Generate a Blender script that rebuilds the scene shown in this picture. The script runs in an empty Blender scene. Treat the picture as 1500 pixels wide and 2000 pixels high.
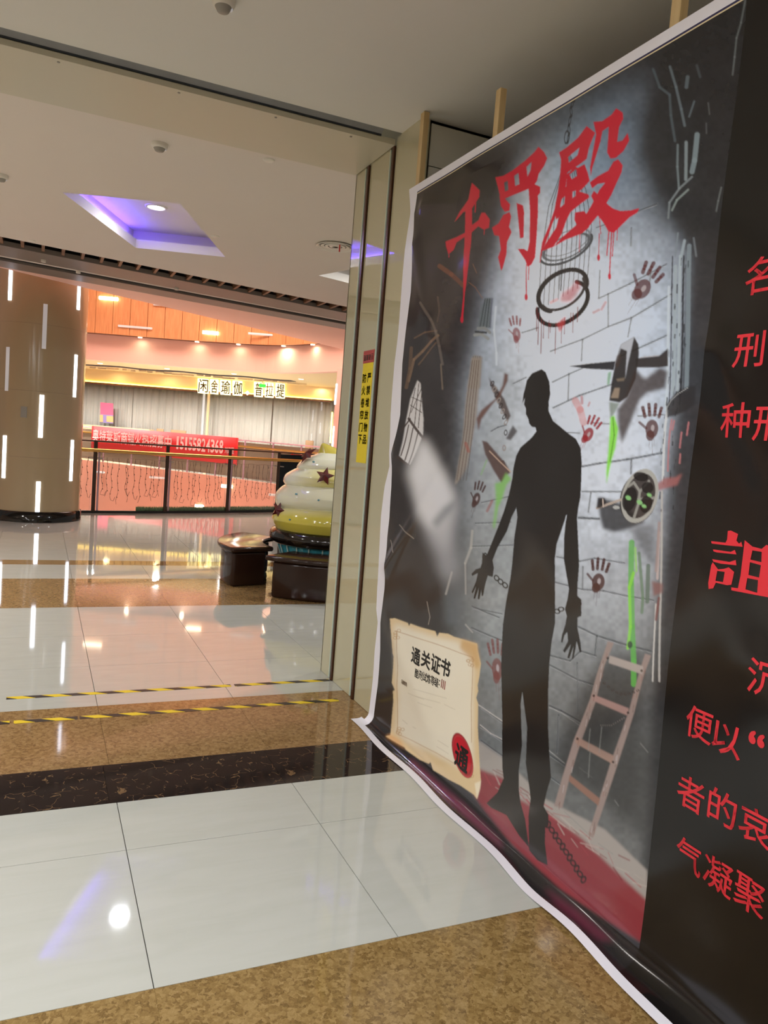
import bpy, bmesh, math, random
import numpy as np
from mathutils import Vector, Matrix
random.seed(7)
S = bpy.context.scene
COL = S.collection

# ------------------------------------------------------------------ camera, world, exposure
CAM_H = 1.64
FPX = 1505.0
YAW, PIT, ROL = 0.42527691, -0.08609971, 0.07858537
def cam_axes():
    cy, sy, cp, sp = math.cos(YAW), math.sin(YAW), math.cos(PIT), math.sin(PIT)
    fwd = np.array([sy*cp, cy*cp, sp]); right = np.array([cy, -sy, 0.0]); up = np.cross(right, fwd)
    cr, sr = math.cos(ROL), math.sin(ROL)
    return np.stack([cr*right+sr*up, -sr*right+cr*up, -fwd], 1)
CM = cam_axes()
cam_data = bpy.data.cameras.new('camera')
cam_data.sensor_fit = 'VERTICAL'; cam_data.sensor_height = 36.0; cam_data.lens = 36.0*FPX/2000.0
cam_data.clip_start = 0.05; cam_data.clip_end = 200
cam = bpy.data.objects.new('camera', cam_data); COL.objects.link(cam)
mw = Matrix.Identity(4)
for r in range(3):
    for c in range(3): mw[r][c] = CM[r, c]
mw[2][3] = CAM_H
cam.matrix_world = mw
S.camera = cam
S.view_settings.view_transform = 'Standard'; S.view_settings.look = 'None'
S.view_settings.gamma = 1.0; S.view_settings.use_curve_mapping = False
S.view_settings.exposure = 0.0
world = bpy.data.worlds.new('world'); S.world = world; world.use_nodes = True
world.node_tree.nodes['Background'].inputs[0].default_value = (1.0, 0.93, 0.85, 1)
world.node_tree.nodes['Background'].inputs[1].default_value = 0.25

def area(name, loc, size, power, color, rot=(0,0,0), shape='DISK', size_y=None, spread=None):
    l = bpy.data.lights.new(name, 'AREA'); l.shape = shape; l.size = size
    if size_y: l.size_y = size_y
    l.energy = power; l.color = color
    if spread: l.spread = spread
    o = bpy.data.objects.new(name, l); COL.objects.link(o); o.location = loc; o.rotation_euler = rot
    return o
# unseen area light added to brighten the atrium
area('atrium_fill_light', (3.2, 18.6, 8.8), 10.0, 1450, (1.0, 0.76, 0.66), shape='RECTANGLE', size_y=5.0)

# ------------------------------------------------------------------ photo geometry: pixel -> point of the place
def ray(px, py):
    v = np.array([px-750.0, -(py-1000.0), -FPX]); return CM @ v
def at_z(px, py, z): d = ray(px, py); t = (z-CAM_H)/d[2]; return Vector((d[0]*t, d[1]*t, z))
def at_x(px, py, x): d = ray(px, py); t = x/d[0]; return Vector((x, d[1]*t, d[2]*t+CAM_H))
def plan(px, dep): d = ray(px, 816.8+0.0787*(px-78)); t = dep/FPX; return Vector((d[0]*t, d[1]*t))
def at_d(px, py, dep):
    # point on the upright plane that stands at plan depth dep
    H = Vector((0.4126, 0.9109)); q = plan(px, dep); d = ray(px, py); t = q.dot(H)/(d[0]*H.x+d[1]*H.y); return Vector((d[0]*t, d[1]*t, d[2]*t+CAM_H))
def project(P):
    v = CM.T @ (np.asarray(P).T - np.array([[0], [0], [CAM_H]]))
    return 750+FPX*v[0]/-v[2], 1000-FPX*v[1]/-v[2]

# ------------------------------------------------------------------ materials
def lin(c):
    c = np.asarray(c, float)/255.0
    return np.where(c <= 0.04045, c/12.92, ((c+0.055)/1.055)**2.4)
MATS = {}
def mat(name, rgb, rough=0.5, metal=0.0, spec=0.5, emit=None, estr=0.0, noise=0.0, nscale=8.0, coat=0.0, bump=0.0, bscale=60.0):
    if name in MATS: return MATS[name]
    m = bpy.data.materials.new(name); m.use_nodes = True
    nt = m.node_tree; b = nt.nodes['Principled BSDF']
    col = tuple(lin(rgb))+(1,)
    b.inputs['Base Color'].default_value = col; b.inputs['Roughness'].default_value = rough
    b.inputs['Metallic'].default_value = metal; b.inputs['Specular IOR Level'].default_value = spec
    b.inputs['Coat Weight'].default_value = coat; b.inputs['Coat Roughness'].default_value = 0.03
    if emit is not None:
        b.inputs['Emission Color'].default_value = tuple(lin(emit))+(1,); b.inputs['Emission Strength'].default_value = estr
    if noise > 0:
        tc = nt.nodes.new('ShaderNodeTexCoord'); n = nt.nodes.new('ShaderNodeTexNoise')
        n.inputs['Scale'].default_value = nscale; n.inputs['Detail'].default_value = 5
        mx = nt.nodes.new('ShaderNodeMix'); mx.data_type = 'RGBA'
        mx.inputs[6].default_value = tuple(x*(1-noise) for x in col[:3])+(1,)
        mx.inputs[7].default_value = tuple(min(1, x*(1+noise)) for x in col[:3])+(1,)
        nt.links.new(tc.outputs['Object'], n.inputs['Vector']); nt.links.new(n.outputs['Fac'], mx.inputs[0])
        nt.links.new(mx.outputs[2], b.inputs['Base Color'])
    if bump > 0:
        tc = nt.nodes.new('ShaderNodeTexCoord'); n = nt.nodes.new('ShaderNodeTexNoise'); n.inputs['Scale'].default_value = bscale
        bp = nt.nodes.new('ShaderNodeBump'); bp.inputs['Strength'].default_value = bump; bp.inputs['Distance'].default_value = 0.01
        nt.links.new(tc.outputs['Object'], n.inputs['Vector']); nt.links.new(n.outputs['Fac'], bp.inputs['Height'])
        nt.links.new(bp.outputs[0], b.inputs['Normal'])
    MATS[name] = m
    return m
def nodes(name):
    m = bpy.data.materials.new(name); m.use_nodes = True; MATS[name] = m
    return m, m.node_tree, m.node_tree.nodes['Principled BSDF']
def ramp(nt, stops):
    r = nt.nodes.new('ShaderNodeValToRGB'); e = r.color_ramp.elements
    while len(e) < len(stops): e.new(0.5)
    for k, (p, c) in enumerate(stops): e[k].position = p; e[k].color = tuple(lin(c))+(1,)
    return r

def white_tile_mat():
    m, nt, b = nodes('polished_white_tile')
    tc = nt.nodes.new('ShaderNodeTexCoord'); mp = nt.nodes.new('ShaderNodeMapping'); mp.inputs['Scale'].default_value = (1.2, 6, 1)
    n = nt.nodes.new('ShaderNodeTexNoise'); n.inputs['Scale'].default_value = 2.0; n.inputs['Detail'].default_value = 6; n.inputs['Distortion'].default_value = 0.8
    r = ramp(nt, [(0.30, (180, 181, 173)), (0.55, (184, 185, 178)), (0.8, (187, 188, 181))])
    nt.links.new(tc.outputs['Object'], mp.inputs[0]); nt.links.new(mp.outputs[0], n.inputs['Vector']); nt.links.new(n.outputs['Fac'], r.inputs[0])
    nt.links.new(r.outputs[0], b.inputs['Base Color'])
    b.inputs['Roughness'].default_value = 0.045; b.inputs['Specular IOR Level'].default_value = 0.55
    return m
def gold_tile_mat(name, cols, scale):
    m, nt, b = nodes(name)
    tc = nt.nodes.new('ShaderNodeTexCoord')
    n0 = nt.nodes.new('ShaderNodeTexNoise'); n0.inputs['Scale'].default_value = scale*0.9; n0.inputs['Detail'].default_value = 3
    ad = nt.nodes.new('ShaderNodeVectorMath'); ad.operation = 'MULTIPLY_ADD'; ad.inputs[1].default_value = (0.03, 0.03, 0.0)
    v = nt.nodes.new('ShaderNodeTexVoronoi'); v.inputs['Scale'].default_value = scale; v.inputs['Randomness'].default_value = 1
    n = nt.nodes.new('ShaderNodeTexNoise'); n.inputs['Scale'].default_value = scale*2.0; n.inputs['Detail'].default_value = 6
    sp = nt.nodes.new('ShaderNodeSeparateColor')
    mx = nt.nodes.new('ShaderNodeMath'); mx.operation = 'MULTIPLY_ADD'; mx.inputs[1].default_value = 0.38
    sc = nt.nodes.new('ShaderNodeMath'); sc.operation = 'MULTIPLY'; sc.inputs[1].default_value = 0.62
    r = ramp(nt, [(0.22, cols[0]), (0.42, cols[1]), (0.60, cols[2]), (0.80, cols[3])])
    L = nt.links.new
    L(tc.outputs['Object'], n0.inputs['Vector']); L(n0.outputs['Color'], ad.inputs[0]); L(tc.outputs['Object'], ad.inputs[2])
    L(ad.outputs[0], v.inputs['Vector']); L(ad.outputs[0], n.inputs['Vector'])
    L(v.outputs['Color'], sp.inputs[0]); L(sp.outputs[0], mx.inputs[0]); L(n.outputs['Fac'], sc.inputs[0]); L(sc.outputs[0], mx.inputs[2])
    L(mx.outputs[0], r.inputs[0]); L(r.outputs[0], b.inputs['Base Color'])
    b.inputs['Roughness'].default_value = 0.05; b.inputs['Specular IOR Level'].default_value = 0.5
    return m
def dark_marble_mat():
    m, nt, b = nodes('dark_veined_marble')
    L = nt.links.new
    tc = nt.nodes.new('ShaderNodeTexCoord')
    n0 = nt.nodes.new('ShaderNodeTexNoise'); n0.inputs['Scale'].default_value = 9; n0.inputs['Detail'].default_value = 4
    ad = nt.nodes.new('ShaderNodeVectorMath'); ad.operation = 'MULTIPLY_ADD'; ad.inputs[1].default_value = (0.12, 0.12, 0)
    v = nt.nodes.new('ShaderNodeTexVoronoi'); v.feature = 'DISTANCE_TO_EDGE'; v.inputs['Scale'].default_value = 15
    n1 = nt.nodes.new('ShaderNodeTexNoise'); n1.inputs['Scale'].default_value = 14
    lt = nt.nodes.new('ShaderNodeMath'); lt.operation = 'LESS_THAN'; lt.inputs[1].default_value = 0.014
    gt = nt.nodes.new('ShaderNodeMath'); gt.operation = 'GREATER_THAN'; gt.inputs[1].default_value = 0.52
    ml = nt.nodes.new('ShaderNodeMath'); ml.operation = 'MULTIPLY'
    r = ramp(nt, [(0.0, (38, 31, 29)), (1.0, (112, 88, 62))])
    L(tc.outputs['Object'], n0.inputs['Vector']); L(n0.outputs['Color'], ad.inputs[0]); L(tc.outputs['Object'], ad.inputs[2])
    L(ad.outputs[0], v.inputs['Vector']); L(tc.outputs['Object'], n1.inputs['Vector'])
    L(v.outputs['Distance'], lt.inputs[0]); L(n1.outputs['Fac'], gt.inputs[0]); L(lt.outputs[0], ml.inputs[0]); L(gt.outputs[0], ml.inputs[1])
    L(ml.outputs[0], r.inputs[0]); L(r.outputs[0], b.inputs['Base Color'])
    b.inputs['Roughness'].default_value = 0.06
    return m
def hazard_mat():
    m, nt, b = nodes('yellow_black_tape')
    L = nt.links.new
    tc = nt.nodes.new('ShaderNodeTexCoord'); sp = nt.nodes.new('ShaderNodeSeparateXYZ')
    a = nt.nodes.new('ShaderNodeMath'); a.operation = 'MULTIPLY_ADD'; a.inputs[1].default_value = 1.6
    f = nt.nodes.new('ShaderNodeMath'); f.operation = 'MULTIPLY'; f.inputs[1].default_value = 1/0.20
    fr = nt.nodes.new('ShaderNodeMath'); fr.operation = 'FRACT'
    g = nt.nodes.new('ShaderNodeMath'); g.operation = 'GREATER_THAN'; g.inputs[1].default_value = 0.5
    r = ramp(nt, [(0.0, (32, 29, 26)), (1.0, (226, 196, 28))])
    L(tc.outputs['Object'], sp.inputs[0]); L(sp.outputs['Y'], a.inputs[0]); L(sp.outputs['X'], a.inputs[2]); L(a.outputs[0], f.inputs[0])
    L(f.outputs[0], fr.inputs[0]); L(fr.outputs[0], g.inputs[0]); L(g.outputs[0], r.inputs[0]); L(r.outputs[0], b.inputs['Base Color'])
    b.inputs['Roughness'].default_value = 0.35
    return m
def wood_mat(name, dark, light, rough=0.4, axis_scale=(14, 14, 1.2)):
    m, nt, b = nodes(name)
    tc = nt.nodes.new('ShaderNodeTexCoord'); mp = nt.nodes.new('ShaderNodeMapping'); mp.inputs['Scale'].default_value = axis_scale
    n = nt.nodes.new('ShaderNodeTexNoise'); n.inputs['Scale'].default_value = 2.0; n.inputs['Detail'].default_value = 6
    r = ramp(nt, [(0.3, dark), (0.7, light)])
    nt.links.new(tc.outputs['Object'], mp.inputs[0]); nt.links.new(mp.outputs[0], n.inputs['Vector']); nt.links.new(n.outputs['Fac'], r.inputs[0])
    nt.links.new(r.outputs[0], b.inputs['Base Color']); b.inputs['Roughness'].default_value = rough
    return m
def glass_mat(name, tint, refl=0.5, opac=0.0, opcol=(200, 190, 180)):
    m = bpy.data.materials.new(name); m.use_nodes = True; MATS[name] = m
    nt = m.node_tree; nt.nodes.clear(); L = nt.links.new
    out = nt.nodes.new('ShaderNodeOutputMaterial'); t = nt.nodes.new('ShaderNodeBsdfTransparent'); t.inputs[0].default_value = tuple(lin(tint))+(1,)
    g = nt.nodes.new('ShaderNodeBsdfGlossy'); g.inputs['Roughness'].default_value = 0.02
    fr = nt.nodes.new('ShaderNodeFresnel'); fr.inputs[0].default_value = 1.45
    mx = nt.nodes.new('ShaderNodeMixShader'); L(fr.outputs[0], mx.inputs[0]); L(t.outputs[0], mx.inputs[1]); L(g.outputs[0], mx.inputs[2])
    last = mx
    if opac > 0:
        d = nt.nodes.new('ShaderNodeBsdfDiffuse'); d.inputs[0].default_value = tuple(lin(opcol))+(1,)
        m2 = nt.nodes.new('ShaderNodeMixShader'); m2.inputs[0].default_value = opac; L(mx.outputs[0], m2.inputs[1]); L(d.outputs[0], m2.inputs[2]); last = m2
    L(last.outputs[0], out.inputs[0])
    return m
def attr_mat(name, attr, rough, spec, coat=0.0):
    m, nt, b = nodes(name)
    a = nt.nodes.new('ShaderNodeAttribute'); a.attribute_name = attr
    nt.links.new(a.outputs['Color'], b.inputs['Base Color'])
    b.inputs['Roughness'].default_value = rough; b.inputs['Specular IOR Level'].default_value = spec; b.inputs['Coat Weight'].default_value = coat
    return m

M_CEIL = mat('ceiling_paint', (222, 221, 215), 0.85, noise=0.02, nscale=1.5)
M_CEIL2 = mat('far_ceiling_paint', (222, 214, 205), 0.85, noise=0.02, nscale=1.5)
M_SOFFIT = mat('cream_metal_panel', (200, 195, 174), 0.35)
M_GALV = mat('galvanised_steel', (150, 154, 158), 0.5, metal=0.0, noise=0.25, nscale=6)
M_BLACK = mat('black_void_paint', (10, 10, 11), 0.8)
M_CREAM = mat('cream_back_painted_glass', (190, 183, 152), 0.035, spec=0.5, coat=0.4, noise=0.015, nscale=2)
M_GEDGE = mat('pale_green_glass_edge', (214, 232, 216), 0.2)
M_BRONZE = mat('bronze_anodised_rail', (96, 66, 52), 0.25, metal=0.85)
M_BRDARK = mat('dark_rail_gap', (22, 15, 13), 0.5)
M_WHITE_T = white_tile_mat()
M_GOLD_T = gold_tile_mat('golden_brown_granite', [(96, 74, 42), (128, 102, 60), (144, 118, 74), (160, 134, 90)], 84)
M_BROWN_T = gold_tile_mat('brown_stone_tile', [(104, 78, 50), (138, 108, 70), (152, 122, 82), (164, 136, 96)], 74)
M_DARK_T = dark_marble_mat()
M_GROUT = mat('grey_grout', (110, 106, 98), 0.8)
M_HAZ = hazard_mat()
M_VINYL_W = mat('white_vinyl', (232, 230, 238), 0.42, spec=0.4)
M_BATTEN = wood_mat('pale_pine', (188, 158, 108), (216, 190, 142), 0.6)
M_PEACH = mat('peach_paint', (242, 198, 182), 0.6, noise=0.02, nscale=1)
M_WOOD = wood_mat('orange_wood_veneer', (205, 138, 88), (224, 160, 108), 0.4)
M_GREYMET = mat('grey_fascia_panel', (122, 112, 104), 0.45)
M_SLAT = wood_mat('brown_wood_slat', (112, 78, 54), (142, 102, 72), 0.5)
M_PILLAR = mat('beige_lacquered_panel', (172, 152, 120), 0.14, spec=0.5, noise=0.02, nscale=1.2)
M_STONE_BLK = mat('black_polished_stone', (22, 20, 18), 0.08)
M_LED = mat('white_led', (255, 255, 255), 0.4, emit=(225, 236, 255), estr=6.0)
M_LEDDIM = mat('unlit_led_cover', (205, 202, 198), 0.3, emit=(225, 226, 235), estr=0.22)
M_LAMP = mat('downlight_disc', (255, 255, 255), 0.4, emit=(248, 250, 255), estr=14.0)
M_LAMP2 = mat('dim_lamp_disc', (255, 255, 255), 0.4, emit=(250, 246, 238), estr=2.0)  # weaker emission for the added lamps, keeping their discs out of reflections
M_WARM = mat('warm_lamp_bar', (255, 250, 235), 0.4, emit=(255, 240, 205), estr=7.0)
M_YLED = mat('yellow_led', (255, 240, 160), 0.4, emit=(255, 222, 96), estr=5.0)
M_BLUELED = mat('blue_led', (120, 100, 255), 0.4, emit=(92, 66, 255), estr=38.0)
M_TRIMW = mat('white_plastic', (226, 222, 212), 0.4)
M_GREYPL = mat('grey_plastic', (150, 146, 138), 0.5)
M_GOLDMET = mat('brass_handrail', (206, 166, 92), 0.22, metal=0.8)
M_POST = mat('dark_brown_metal', (72, 56, 46), 0.35, metal=0.5)
M_PINKLIT = mat('pink_lit_steel', (214, 176, 196), 0.3, metal=0.5)  # chrome bars; the pink light they reflect is put into the colour
M_GLASS = glass_mat('clear_guard_glass', (250, 250, 248))
M_GLASS2 = glass_mat('dusty_guard_glass', (240, 236, 230), opac=0.3, opcol=(206, 186, 160))
M_RED = mat('red_cloth', (206, 16, 18), 0.6)
M_PINKTXT = mat('pale_pink_print', (244, 206, 204), 0.6)
M_REDTXT = mat('red_print', (214, 44, 56), 0.34)
M_REDDK = mat('dark_red_print', (150, 40, 34), 0.4)
M_BLKTXT = mat('black_print', (24, 22, 20), 0.4)
M_CHOC = mat('chocolate_brown_gloss', (46, 29, 22), 0.14, spec=0.35, coat=0.0)
M_CHOCDK = mat('dark_chocolate_gloss', (26, 20, 17), 0.10, coat=0.2)
M_TEAL = mat('teal_gloss', (62, 142, 158), 0.2)
M_TEALL = mat('pale_stripe_gloss', (190, 214, 206), 0.25)
M_STAR = mat('maroon_star_gloss', (92, 26, 30), 0.12, coat=0.5)
M_BLUEDOT = mat('blue_dot_paint', (96, 150, 168), 0.25)
M_TURF = mat('artificial_turf', (116, 156, 104), 0.9, noise=0.3, nscale=30)
M_CURTAIN = mat('sheer_grey_curtain', (226, 224, 220), 0.9, noise=0.05, nscale=3)
M_CREAMWALL = mat('warm_cream_wall', (232, 206, 160), 0.6)
M_GREYWALL = mat('grey_green_panel', (206, 203, 190), 0.4)
M_WALL = mat('plain_mall_wall', (206, 196, 182), 0.7)
M_STRAND = mat('brown_wire', (96, 64, 50), 0.6)
M_YELSTK = mat('yellow_sticker', (232, 208, 20), 0.4)
M_REDSTK = mat('faded_red_sticker', (176, 66, 62), 0.4)
M_WTXT = mat('white_print', (240, 228, 220), 0.5)
M_GREEN = mat('green_exit_panel', (40, 160, 60), 0.4, emit=(70, 210, 80), estr=1.2)
M_PINKP = mat('pink_poster', (232, 98, 136), 0.6)
M_BLUEP = mat('violet_poster', (142, 128, 186), 0.6)
M_TANP = mat('tan_poster', (214, 176, 120), 0.6)
M_TANW = wood_mat('light_counter_wood', (206, 172, 128), (222, 190, 148), 0.5)
M_LFLOOR = mat('lower_floor', (236, 214, 200), 0.3)

# ------------------------------------------------------------------ mesh helpers
BASE = {}
class MB:
    def __init__(s): s.v = []; s.f = []
    def add(s, vs, fs):
        o = len(s.v); s.v += [tuple(x) for x in vs]; s.f += [tuple(i+o for i in q) for q in fs]; return s
    def box(s, x0, x1, y0, y1, z0, z1):
        vs = [(x, y, z) for z in (z0, z1) for y in (y0, y1) for x in (x0, x1)]
        return s.add(vs, [(0, 2, 3, 1), (4, 5, 7, 6), (0, 1, 5, 4), (2, 6, 7, 3), (0, 4, 6, 2), (1, 3, 7, 5)])
    def obox(s, c, ux, hx, hy, z0, z1):
        # box with centre c (x,y), unit direction ux in plan, half sizes, z range
        ux = Vector((ux[0], ux[1])).normalized(); uy = Vector((-ux.y, ux.x)); vs = []
        for z in (z0, z1):
            for b in (-1, 1):
                for a in (-1, 1):
                    p = Vector((c[0], c[1]))+ux*hx*a+uy*hy*b; vs.append((p.x, p.y, z))
        return s.add(vs, [(0, 2, 3, 1), (4, 5, 7, 6), (0, 1, 5, 4), (2, 6, 7, 3), (0, 4, 6, 2), (1, 3, 7, 5)])
    def prism(s, poly, z0, z1):
        n = len(poly); a = sum(poly[i][0]*poly[(i+1) % n][1]-poly[(i+1) % n][0]*poly[i][1] for i in range(n))
        if a < 0: poly = poly[::-1]
        vs = [(p[0], p[1], z0) for p in poly]+[(p[0], p[1], z1) for p in poly]
        return s.add(vs, [tuple(range(n-1, -1, -1)), tuple(range(n, 2*n))]+[(i, (i+1) % n, n+(i+1) % n, n+i) for i in range(n)])
    def wall(s, pts, th, z0, z1):
        # thick vertical ribbon along plan points; th offsets to the left of travel
        pts = [Vector(p[:2]) for p in pts]; n = len(pts); off = []
        for i in range(n):
            d = (pts[min(i+1, n-1)]-pts[max(i-1, 0)]).normalized(); off.append(pts[i]+Vector((-d.y, d.x))*th)
        vs = []
        for i in range(n):
            for q in (pts[i], off[i]): vs += [(q.x, q.y, z0), (q.x, q.y, z1)]
        fs = []
        for i in range(n-1):
            a = 4*i; b = a+4
            fs += [(a, b, b+1, a+1), (a+2, a+3, b+3, b+2), (a+1, b+1, b+3, a+3), (a, a+2, b+2, b)]
        fs += [(0, 1, 3, 2), (4*n-4, 4*n-2, 4*n-1, 4*n-3)]
        return s.add(vs, fs)
    def tube(s, pts, r, n=8, caps=True):
        pts = [Vector(p) for p in pts]; m = len(pts); vs = []
        for i, p in enumerate(pts):
            d = (pts[min(i+1, m-1)]-pts[max(i-1, 0)]).normalized()
            u = d.cross(Vector((0, 0, 1)));
            if u.length < 1e-3: u = Vector((1, 0, 0))
            u.normalize(); w = d.cross(u); rr = r[i] if isinstance(r, (list, tuple)) else r
            vs += [p+(u*math.cos(2*math.pi*k/n)+w*math.sin(2*math.pi*k/n))*rr for k in range(n)]
        fs = [(i*n+k, (i+1)*n+k, (i+1)*n+(k+1) % n, i*n+(k+1) % n) for i in range(m-1) for k in range(n)]
        if caps: fs += [tuple(range(n)), tuple((m-1)*n+k for k in range(n-1, -1, -1))]
        return s.add(vs, fs)
    def lathe(s, prof, c, n=48, a0=0.0, a1=2*math.pi):
        full = abs(a1-a0-2*math.pi) < 1e-6; k = n if full else n+1; vs = []; fs = []
        for r, z in prof: vs += [(c[0]+r*math.cos(a0+(a1-a0)*i/n), c[1]+r*math.sin(a0+(a1-a0)*i/n), z) for i in range(k)]
        for j in range(len(prof)-1):
            for i in range(n): fs.append((j*k+i, j*k+(i+1) % k, (j+1)*k+(i+1) % k, (j+1)*k+i))
        return s.add(vs, fs)
    def build(s, name, m, parent=None, smooth=False):
        if parent is not None: o0 = BASE[parent]
        else:
            vv = np.array(s.v); lo, hi = vv.min(0), vv.max(0); o0 = Vector(((lo[0]+hi[0])/2, (lo[1]+hi[1])/2, lo[2]))
        me = bpy.data.meshes.new(name); me.from_pydata([(v[0]-o0.x, v[1]-o0.y, v[2]-o0.z) for v in s.v], [], s.f)
        if isinstance(m, (list, tuple)):
            for k in m: me.materials.append(k)
        elif m is not None: me.materials.append(m)
        if smooth:
            me.polygons.foreach_set('use_smooth', [True]*len(me.polygons))
        me.update()
        o = bpy.data.objects.new(name, me); COL.objects.link(o); BASE[o] = o0.copy()
        if parent is not None: o.parent = parent
        else: o.location = o0
        return o
def fixn(o):
    bm = bmesh.new(); bm.from_mesh(o.data); bmesh.ops.recalc_face_normals(bm, faces=bm.faces); bm.to_mesh(o.data); bm.free(); return o
def bevel(o, w, seg=2, smooth=True):
    bm = bmesh.new(); bm.from_mesh(o.data); bmesh.ops.remove_doubles(bm, verts=bm.verts, dist=1e-5); bmesh.ops.recalc_face_normals(bm, faces=bm.faces)
    ed = [e for e in bm.edges if len(e.link_faces) == 2 and e.calc_face_angle(0) > 0.5]
    bmesh.ops.bevel(bm, geom=ed, offset=w, segments=seg, profile=0.5, affect='EDGES'); bm.to_mesh(o.data); bm.free()
    if smooth: o.data.shade_smooth()
    return o
def thing(name, label, cat, loc, group=None):
    o = bpy.data.objects.new(name, None); o.empty_display_size = 0.1; COL.objects.link(o); o.location = loc; BASE[o] = Vector(loc)
    o['label'] = label; o['category'] = cat
    if group: o['group'] = group
    return o
def tag(o, label, cat, group=None):
    o['label'] = label; o['category'] = cat
    if group: o['group'] = group
    return o
def struct(o, label=None):
    o['kind'] = 'structure'
    if label: o['label'] = label
    return o
def polyfill(outer, holes, z, name, m, parent=None, th=0.03, up=True):
    # flat slab with holes; lower face at z, thickness upward
    bm = bmesh.new()
    for loop in [outer]+holes:
        vs = [bm.verts.new((p[0], p[1], z)) for p in loop]
        for i in range(len(vs)): bm.edges.new((vs[i], vs[(i+1) % len(vs)]))
    bmesh.ops.triangle_fill(bm, use_beauty=True, use_dissolve=False, edges=bm.edges[:])
    r = bmesh.ops.extrude_face_region(bm, geom=bm.faces[:])
    bmesh.ops.translate(bm, verts=[g for g in r['geom'] if isinstance(g, bmesh.types.BMVert)], vec=(0, 0, th))
    bmesh.ops.recalc_face_normals(bm, faces=bm.faces)
    mb = MB(); bm.verts.index_update(); mb.v = [tuple(v.co) for v in bm.verts]; mb.f = [tuple(v.index for v in f.verts) for f in bm.faces]; bm.free()
    return mb.build(name, m, parent)

# text -> flat glyph mesh (x right, y up), built from the built-in font
GLY = {}
def glyph(ch):
    if ch in GLY: return GLY[ch]
    cu = bpy.data.curves.new('glyph', 'FONT'); cu.body = ch; cu.size = 1.0; cu.resolution_u = 3
    o = bpy.data.objects.new('glyph', cu); COL.objects.link(o); bpy.context.view_layer.update()
    dg = bpy.context.evaluated_depsgraph_get(); me = bpy.data.meshes.new_from_object(o.evaluated_get(dg))
    vs = [(v.co.x, v.co.y) for v in me.vertices]; fs = [tuple(p.vertices) for p in me.polygons]
    bpy.data.objects.remove(o); bpy.data.meshes.remove(me); bpy.data.curves.remove(cu)
    xs = [v[0] for v in vs]; ys = [v[1] for v in vs]
    GLY[ch] = (vs, fs, min(xs), max(xs), min(ys), max(ys)); return GLY[ch]
def put_glyph(mb, ch, x0, x1, y0, y1, fn, bold=0.0, stretch=True):
    # fit the inked box of the glyph into x0..x1, y0..y1 and map by fn(x,y)->point
    vs, fs, a, b, c, d = glyph(ch)
    sy = (y1-y0)/(d-c); sx = (x1-x0)/(b-a)
    if sx > 1.6*sy: sx = 1.25*sy; x0 = (x0+x1)/2-(b-a)*sx/2
    offs = [(0, 0)] if bold <= 0 else [(bold*math.cos(k*math.pi/4), bold*math.sin(k*math.pi/4)) for k in range(8)]
    for ox, oy in offs:
        mb.add([fn(x0+(v[0]-a)*sx+ox, y0+(v[1]-c)*sy+oy) for v in vs], fs)
    return mb

# ================================================================== THE SETTING
EDGE = [(-8, 12.75), (-2.2, 14.15), (0.79, 14.93), (2.04, 15.27), (3.5, 15.85), (5.06, 16.55), (6.6, 17.4), (8.5, 18.6), (12, 21)]
fl = MB().prism([(-8, -5), (12, -5)]+EDGE[::-1], -0.35, -0.012).build('floor', M_GROUT); struct(fl, 'polished tiled mall floor in white, brown and dark bands')
far_slab = MB().prism([(-8, 13.0-0.31), (-8, 12.12), (12, 12.12), (12, 21)]+EDGE[::-1][1:-1], -0.012, 0.0).build('far_floor_slab', M_WHITE_T, fl)
XG = [0.366+0.795*k for k in range(-8, 8)]
ROWS = [(-1.02, -0.22, 'g'), (-0.22, 0.58, 'g'), (0.58, 1.376, 'g'), (1.376, 2.176, 'g'), (2.176, 2.976, 'w'), (2.976, 3.385, 'w'), (3.385, 3.79, 'd'),
        (3.79, 4.63, 'b'), (4.63, 5.42, 'w'), (5.42, 6.22, 'w'), (6.22, 7.215, 'w'), (7.215, 7.89, 'b'), (7.89, 8.559, 'b'), (8.559, 9.399, 'w'),
        (9.399, 9.704, 'b'), (9.704, 10.51, 'w'), (10.51, 11.31, 'w'), (11.31, 12.12, 'w')]
TM = {'g': M_GOLD_T, 'w': M_WHITE_T, 'd': M_DARK_T, 'b': M_BROWN_T}
tmesh = {}
for y0, y1, k in ROWS:
    g = {'g': 0.0002, 'b': 0.0007, 'd': 0.0008, 'w': 0.0016}[k]; dx = -0.03 if k == 'd' else 0.0
    for i in range(len(XG)-1):
        if XG[i+1] > 4.5 and y1 < 4: continue
        key = (round(y1-y0, 3), k, i % 5)
        if key not in tmesh:
            me = bpy.data.meshes.new('tile'); hx = 0.3975-g; hy = (y1-y0)/2-g
            mb = MB().box(-hx, hx, -hy, hy, -0.012, 0.0); me.from_pydata(mb.v, [], mb.f); me.materials.append(TM[k]); tmesh[key] = me
        t = bpy.data.objects.new('tile', tmesh[key]); COL.objects.link(t); t.parent = fl; BASE[t] = BASE[fl]
        t.location = Vector((XG[i]+0.3975+dx, (y0+y1)/2, 0.0))-BASE[fl]

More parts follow.
